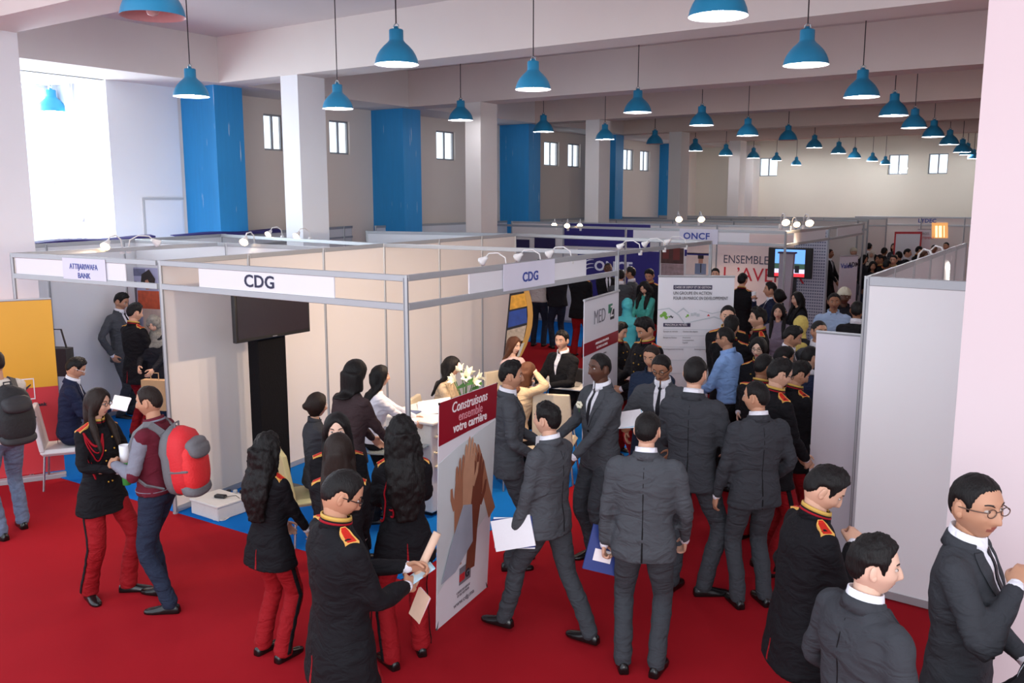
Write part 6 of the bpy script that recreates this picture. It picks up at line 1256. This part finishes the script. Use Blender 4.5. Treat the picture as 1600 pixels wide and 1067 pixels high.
# floor box and cables
wb = at(322, 812, .0); wbx = empty('junction_box', (wb.x, wb.y, .006), math.radians(-2), 'low white metal box standing on the edge of the blue carpet', 'box'); MB().box(-.26, .16, .02, .36, 0, .15, bev=.008).build('body', mat('box_white', (206, 204, 200), .5), wbx); MB().box(-.27, .17, .01, .37, .13, .155, bev=.006).build('lid', mat('box_white', (206, 204, 200), .5), wbx)
ad = empty('power_adapter', (wb.x - .02, wb.y + .2, .162), .3, 'black power adapter lying on the low white box', 'adapter'); MB().box(-.06, .06, -.03, .03, 0, .03, bev=.008).build('body', black_p, ad); MB().tube([(.06, 0, .015), (.16, .02, .03), (.24, .06, -.05), (.28, .1, -.14)], .004, 6).build('cable', black_p, ad)
cbm = mat('cable_white', (216, 214, 210), .5)
for k, (pts, lab) in enumerate((([(345, 790), (362, 800), (352, 812), (334, 812), (330, 804), (345, 798), (372, 790), (386, 786)], 'white cable looped on the blue carpet beside the low white box'), ([(344, 775), (352, 783), (366, 780), (374, 772), (384, 776)], 'white cable running from the low white box to the wall'))):
    P_ = [at(x, y, .012) for x, y in pts]; r = empty('cable', P_[0], 0, lab, 'cable'); mb = MB(); Q = []
    for i in range(len(P_) - 1):
        for t in (0, .33, .66): p0, p1, p2, p3 = P_[max(i - 1, 0)], P_[i], P_[i + 1], P_[min(i + 2, len(P_) - 1)]; Q.append(.5 * (2 * p1 + (p2 - p0) * t + (2 * p0 - 5 * p1 + 4 * p2 - p3) * t * t + (3 * p1 - p0 - 3 * p2 + p3) * t ** 3))
    mb.tube([q - P_[0] for q in Q + [P_[-1]]], .005, 6).build('wire', cbm, r)
sk = empty('socket_strip', at(368, 776, .006), .5, 'white plug strip with black plugs on the blue carpet', 'socket'); MB().box(-.12, .12, -.03, .03, 0, .04, bev=.01).build('body', cbm, sk)
for x in (-.07, 0, .07): MB().box(x - .02, x + .02, -.02, .02, .04, .075, bev=.006).build('plug', black_p if x else cbm, sk)
# ================================================================== things carried
def palm(k, side, d=.085):
    I = PP[k]; wr, el = (I['wrR'], I['elR']) if side == 'R' else (I['wrL'], I['elL']); y = wr - el; y = y / np.linalg.norm(y); return I['w'](wr + y * d), I['wd'](y)
def mid_hands(k): a, _ = palm(k, 'R'); b, _ = palm(k, 'L'); return (a + b) / 2
m_ = mid_hands('backpack_man'); m1 = mid_hands('girl_glasses'); mm_ = (m_ + m1) / 2
gn = mat('folder_green', (70, 170, 80), .5); rl = empty('paper_roll', mm_ + Vector((0, 0, .0)), 0, 'rolled white paper with a green base held between the two people at left', 'paper roll'); MB().lathe([(.001, .0), (.036, 0), (.040, .17), (.036, .17), (.03, .01), (.001, .01)], 20).build('roll', paper_m, rl, True); MB().lathe([(.001, -.14), (.030, -.14), (.037, .02), (.0385, .04), (.001, .04)], 20).build('green_wrap', gn, rl, True)
p_, d_ = palm('navy_reader', 'R'); flat('paper', 'bright white papers read by the seated man in navy', 'paper', p_ + Vector((.06, .02, .05)), .17, .22, .8, mat('paper_bright', (245, 245, 250), .6), (.5, .3), layers=2)
p_, d_ = palm('bank_cadet', 'R'); flat('folder', 'dark teal folder held by the uniformed man in the bank stand', 'folder', p_ + Vector((.05, .05, .04)), .3, .22, .2, mat('folder_teal', (40, 84, 96), .5), (.9, .2), t=.01)
kb = at(243, 610, .85); kr = empty('paper_bag', (kb.x, kb.y, .62), .4, 'brown paper bag with a green mark at the post of the bank stand', 'bag'); MB().box(-.15, .15, -.05, .05, 0, .36).build('bag_body', mat('kraft', (178, 140, 100), .8), kr); MB().box(-.03, .03, -.054, -.05, .16, .22).build('logo', gn, kr); MB().tube([(-.05, 0, .36), (-.05, 0, .44), (.05, 0, .44), (.05, 0, .36)], .006, 6).build('handle', mat('kraft', (178, 140, 100), .8), kr)
p_, d_ = palm('phone_cadet', 'R'); ph_ = empty('phone', p_ + Vector((.02, .05, .04)), 0, 'pale smartphone held by the man in the long uniform coat', 'phone'); ph_.rotation_euler = (.5, .15, -.5); MB().box(-.037, .037, -.072, .072, 0, .008, bev=.004).build('case', mat('phone_case', (150, 190, 206), .3), ph_); MB().box(-.033, .033, -.060, .060, .0081, .0088).build('screen', mat('phone_screen', (190, 214, 224), .2), ph_)
q_, d_ = palm('phone_cadet', 'L'); r_ = empty('paper_roll', q_, 0, 'beige rolled paper in the hands of the man with the phone', 'paper roll'); MB().tube([(-.03, -.02, -.10), (.04, .10, .16)], .022, 14).build('roll', mat('roll_beige', (214, 180, 156), .6), r_, True)
flat('card', 'white card with pink print hanging below the phone', 'card', p_ + Vector((.03, .02, -.12)), .11, .15, -.4, mat('card_pink', (222, 196, 206), .6), (1.2, .2), layers=2, m2=mat('roll_beige', (214, 180, 156), .6))
p_, d_ = palm('walking_suit', 'L'); f_ = flat('folder', 'white and blue folders carried by the walking man', 'folder', p_ + Vector((.02, -.01, .04)), .30, .21, math.radians(10), paper_m, (math.radians(78), math.radians(-8)), t=.010, layers=3, m2=folder_b)
p_, d_ = palm('centre_back_suit', 'L'); bk_ = empty('book', p_ + Vector((-.02, .04, .0)), 0, 'blue and white booklet in the hand of the man seen squarely from behind', 'book'); bk_.rotation_euler = (math.radians(80), math.radians(15), math.radians(35)); MB().box(-.11, .11, -.15, .15, -.012, -.002).build('cover', folder_b, bk_); MB().box(-.105, .105, -.145, .145, -.002, .006).build('pages', paper_m, bk_); MB().box(-.11, .11, -.15, .15, .006, .010).build('cover', folder_b, bk_); MB().box(-.06, .06, -.08, .0, .010, .012).build('logo', white_ink, bk_)
p_, d_ = palm('reading_suit', 'R'); flat('paper', 'white sheets with a pale blue edge held by the man in black glasses', 'paper', p_ + Vector((-.02, .02, .05)), .33, .24, .35, mat('paper_bright', (245, 245, 250), .6), (.35, -.12), layers=3, m2=paper_c)
p_, d_ = palm('laughing_suit', 'R'); flat('paper', 'white leaflet hanging from the hand of the laughing man', 'paper', p_ + Vector((-.02, -.02, -.10)), .20, .28, .4, paper_m, (1.2, .1), layers=2)
p_, d_ = palm('chest_cadet', 'R'); 
p_, d_ = palm('epaulette_cadet', 'R'); flat('paper', 'white sheet in front of the cadet with the red epaulette', 'paper', p_ + Vector((.02, .0, -.08)), .22, .36, .3, paper_m, (1.3, .1))
p_ = at(1153, 712, 1.02); flat('paper', 'white card left of the man turning his head', 'card', p_, .16, .22, .5, paper_m, (1.0, .3)); 
p_, d_ = palm('paper_cadet', 'R'); flat('newspaper', 'grey folded newspaper held beside the MEDZ banner', 'paper', p_ + Vector((.02, .0, .02)), .42, .26, .3, mat('newsprint_mauve', (120, 106, 112), .8), (.25, .1), layers=2)
p_, d_ = palm('drinking_man', 'R'); cp = empty('cup', p_ - Vector((0, 0, .03)), 0, 'white paper cup at the mouth of the man in navy', 'cup'); MB().lathe([(.001, 0), (.028, 0), (.038, .11), (.035, .11), (.025, .006), (.001, .006)], 16).build('cup_body', paper_m, cp, True)
I = PP['laughing_suit']; fp = I['w'](I['T1']((.10, .145, 1.33))); bt_ = empty('boutonniere', fp, 0, 'cream flower pinned on the laughing man', 'flower'); mb = MB()
for j in range(6): a = j * 1.05; mb.rings([[tuple(v) for v in ring] for ring in ellipsoid((.018 * math.cos(a), 0, .018 * math.sin(a)), (.016, .012, .016), 8, 5)])
mb.build('petals', pet_m, bt_, True); MB().tube([(0, 0, -.01), (.005, -.01, -.06)], .003, 5).build('stem', stem_m, bt_)
# backpacks, in the frame of their wearers
def backpack(k, label, m1, m2, m3, w=.165, h=.25, d=.11, zc=1.18, rnd_=0.0):
    I = PP[k]; S_ = I['S']; r = empty('backpack', I['loc'], I['fw'], label, 'backpack'); T1 = I['T1']; NR = I['NR']; c = T1((0, -.112 - d * .86, zc)) 
    def shape(cx, cy, cz, a, b, e, name, m, n=24):
        R_ = []; ph = np.linspace(0, 2 * np.pi, n, endpoint=False)
        for t in np.linspace(-1, 1, 13):
            f_ = max(0.02, (1 - abs(t) ** 3.2)) ** .45; R_.append([tuple((c + NR @ np.array([cx + a * f_ * math.copysign(abs(math.cos(q)) ** .75, math.cos(q)), cy - b * (f_ ** .8) * math.copysign(abs(math.sin(q)) ** .75, math.sin(q)) - .02 * (1 - t) * (t < .3), cz + e * t])) * S_) for q in ph])
        mb = MB(); mb.rings(R_); o = mb.build(name, m, r, True); return o
    shape(0, 0, 0, w, d, h, 'bag_body', m1); shape(0, d * .50, 0, w * 1.03, d * .55, h * 1.01, 'back_panel', m3); shape(0, -d * .55, -h * .10, w * .93, d * .70, h * .80, 'front_pocket', m2); shape(0, -d * .85, h * .42, w * .74, d * .52, h * .30, 'top_pocket', m3); shape(0, -d * .66, -h * .74, w * .90, d * .62, h * .24, 'base_patch', m3)
    for sg in (-1, 1):
        mb = MB(); pts = []
        bt = I['bt']
        for (x, z, dy) in ((.085, 1.34, -1), (.095, 1.415, -1), (.10, 1.455, -.4), (.105, 1.45, .3), (.11, 1.40, 1), (.125, 1.32, 1), (.145, 1.2, 1), (.165, 1.10, .6), (.165, 1.04, -.3), (.12, .99, -1)):
            o_ = T1((sg * x, 0, z)); 
            if abs(dy) == 1:
                dv = NR @ np.array([0, dy, 0]); hit = bt.ray_cast(Vector(o_ + dv * .5), Vector(-dv), 1.0); q = (np.array(hit[0]) + dv * .010) if hit[0] is not None else o_ + dv * .13
            else:
                dv = NR @ np.array([sg * .5, 0, 1.0]) if z > 1.3 else NR @ np.array([sg * 1.0, 0, 0]); dv = dv / np.linalg.norm(dv); o2 = T1((sg * x, -.015 + .05 * dy, z)); hit = bt.ray_cast(Vector(o2 + dv * .4), Vector(-dv), .5); q = (np.array(hit[0]) + dv * .008) if (hit[0] is not None and z > 1.3) else T1((sg * .20, .09 * dy, z))
            pts.append(Vector(tuple(q * S_)))
        R_ = []
        for i, p in enumerate(pts):
            t = (pts[min(i + 1, len(pts) - 1)] - pts[max(i - 1, 0)]).normalized(); cc = Vector(tuple(T1((0, 0, 1.25)) * S_)); o_ = (p - cc); o_ = (o_ - t * o_.dot(t)).normalized(); s_ = t.cross(o_); ww = .030 if 0 < i < 6 else .014; R_.append([p - s_ * ww, p - s_ * ww + o_ * .012, p + s_ * ww + o_ * .012, p + s_ * ww])
        mb.rings(R_).build('shoulder_strap', m3, r)
    tp_ = [tuple((c + NR @ np.array([x, .03, h + z])) * S_) for x, z in ((-.03, -.02), (-.03, .03), (.03, .03), (.03, -.02))]; MB().tube(tp_, .008, 6).build('grab_handle', m3, r)
    st = MB(); 
    for sg in (-1, 1): st.tube([tuple((c + NR @ np.array([sg * w * .98, .02, -.05])) * S_), tuple((c + NR @ np.array([sg * w * .92, -d * .9, -.04])) * S_), tuple((c + NR @ np.array([sg * w * .55, -d * 1.25, -.04])) * S_)], .010, 6)
    tag(st.build('side_strap', m3, r), kind='stuff')
    return r
fr = mat('pack_red', (206, 36, 44), .7, bump=.4, scale=60); fg = mat('pack_grey', (104, 104, 108), .75, bump=.3, scale=60); fk = mat('pack_dark_grey', (66, 66, 72), .75, bump=.3, scale=60)
backpack('backpack_man', 'red and grey backpack worn over the maroon and grey jacket', fr, mat('pack_red_light', (222, 44, 48), .7, bump=.4, scale=60), fg, w=.175, h=.27, d=.125); fb = mat('pack_black', (24, 24, 28), .7, bump=.4, scale=60); backpack('cream_man', 'black backpack worn by the man at the left edge', fb, fb, mat('pack_black_trim', (38, 38, 42), .6), w=.175, h=.27)
# coat and bag on the chair behind the yellow banner
cq = at(92, 560, 1.2); rc = empty('shoulder_bag', (cq.x, cq.y, 1.0), .4, 'black shoulder bag and white cloth sticking out behind the yellow banner', 'bag'); 
mb = MB(); mb.rings([[(x * .15, y * .07, z) for x, y in ((-1, -1), (0, -1.3), (1, -1), (1.1, 0), (1, 1), (0, 1.3), (-1, 1), (-1.1, 0))] for z in (0, .05, .25, .33)]); mb.build('bag_body', fb, rc); MB().tube([(-.12, 0, .3), (-.06, 0, .55), (.06, 0, .55), (.12, 0, .3)], .012, 6).build('handle', fb, rc)

# purple cloth banners laid over the tops of the far left wall
for (xa, xb_, lab) in ((-.35, 1.9, 'purple banner edge showing above the left stand wall below the tall window'), (2.3, 4.9, 'long thin purple banner edge above the left stand wall under the first blue pilaster')):
    dl = (ll[3] - ll[1]).normalized(); pa, pb = ll[1] + dl * xa, ll[1] + dl * xb_; nrm = Vector((-dl.y, dl.x, 0)) * .10
    r = empty('banner', pa, 0, lab, 'banner'); mb = MB(); R_ = []
    for i in range(13):
        t = i / 12; p = pa.lerp(pb, t) - pa; h1 = .004 + .022 * math.sin(t * 5) ** 2; R_.append([tuple(p + Vector((0, 0, -.03))), tuple(p + Vector((0, 0, h1))), tuple(p + nrm + Vector((0, 0, h1 + .018))), tuple(p + nrm + Vector((0, 0, h1 + .008))), tuple(p + Vector((0, 0, h1 - .006)) + nrm * .05), tuple(p + nrm * .05 + Vector((0, 0, -.03)))])
    mb.rings(R_).build('cloth', purple, r)
bpy.data.scenes.remove(TMP)
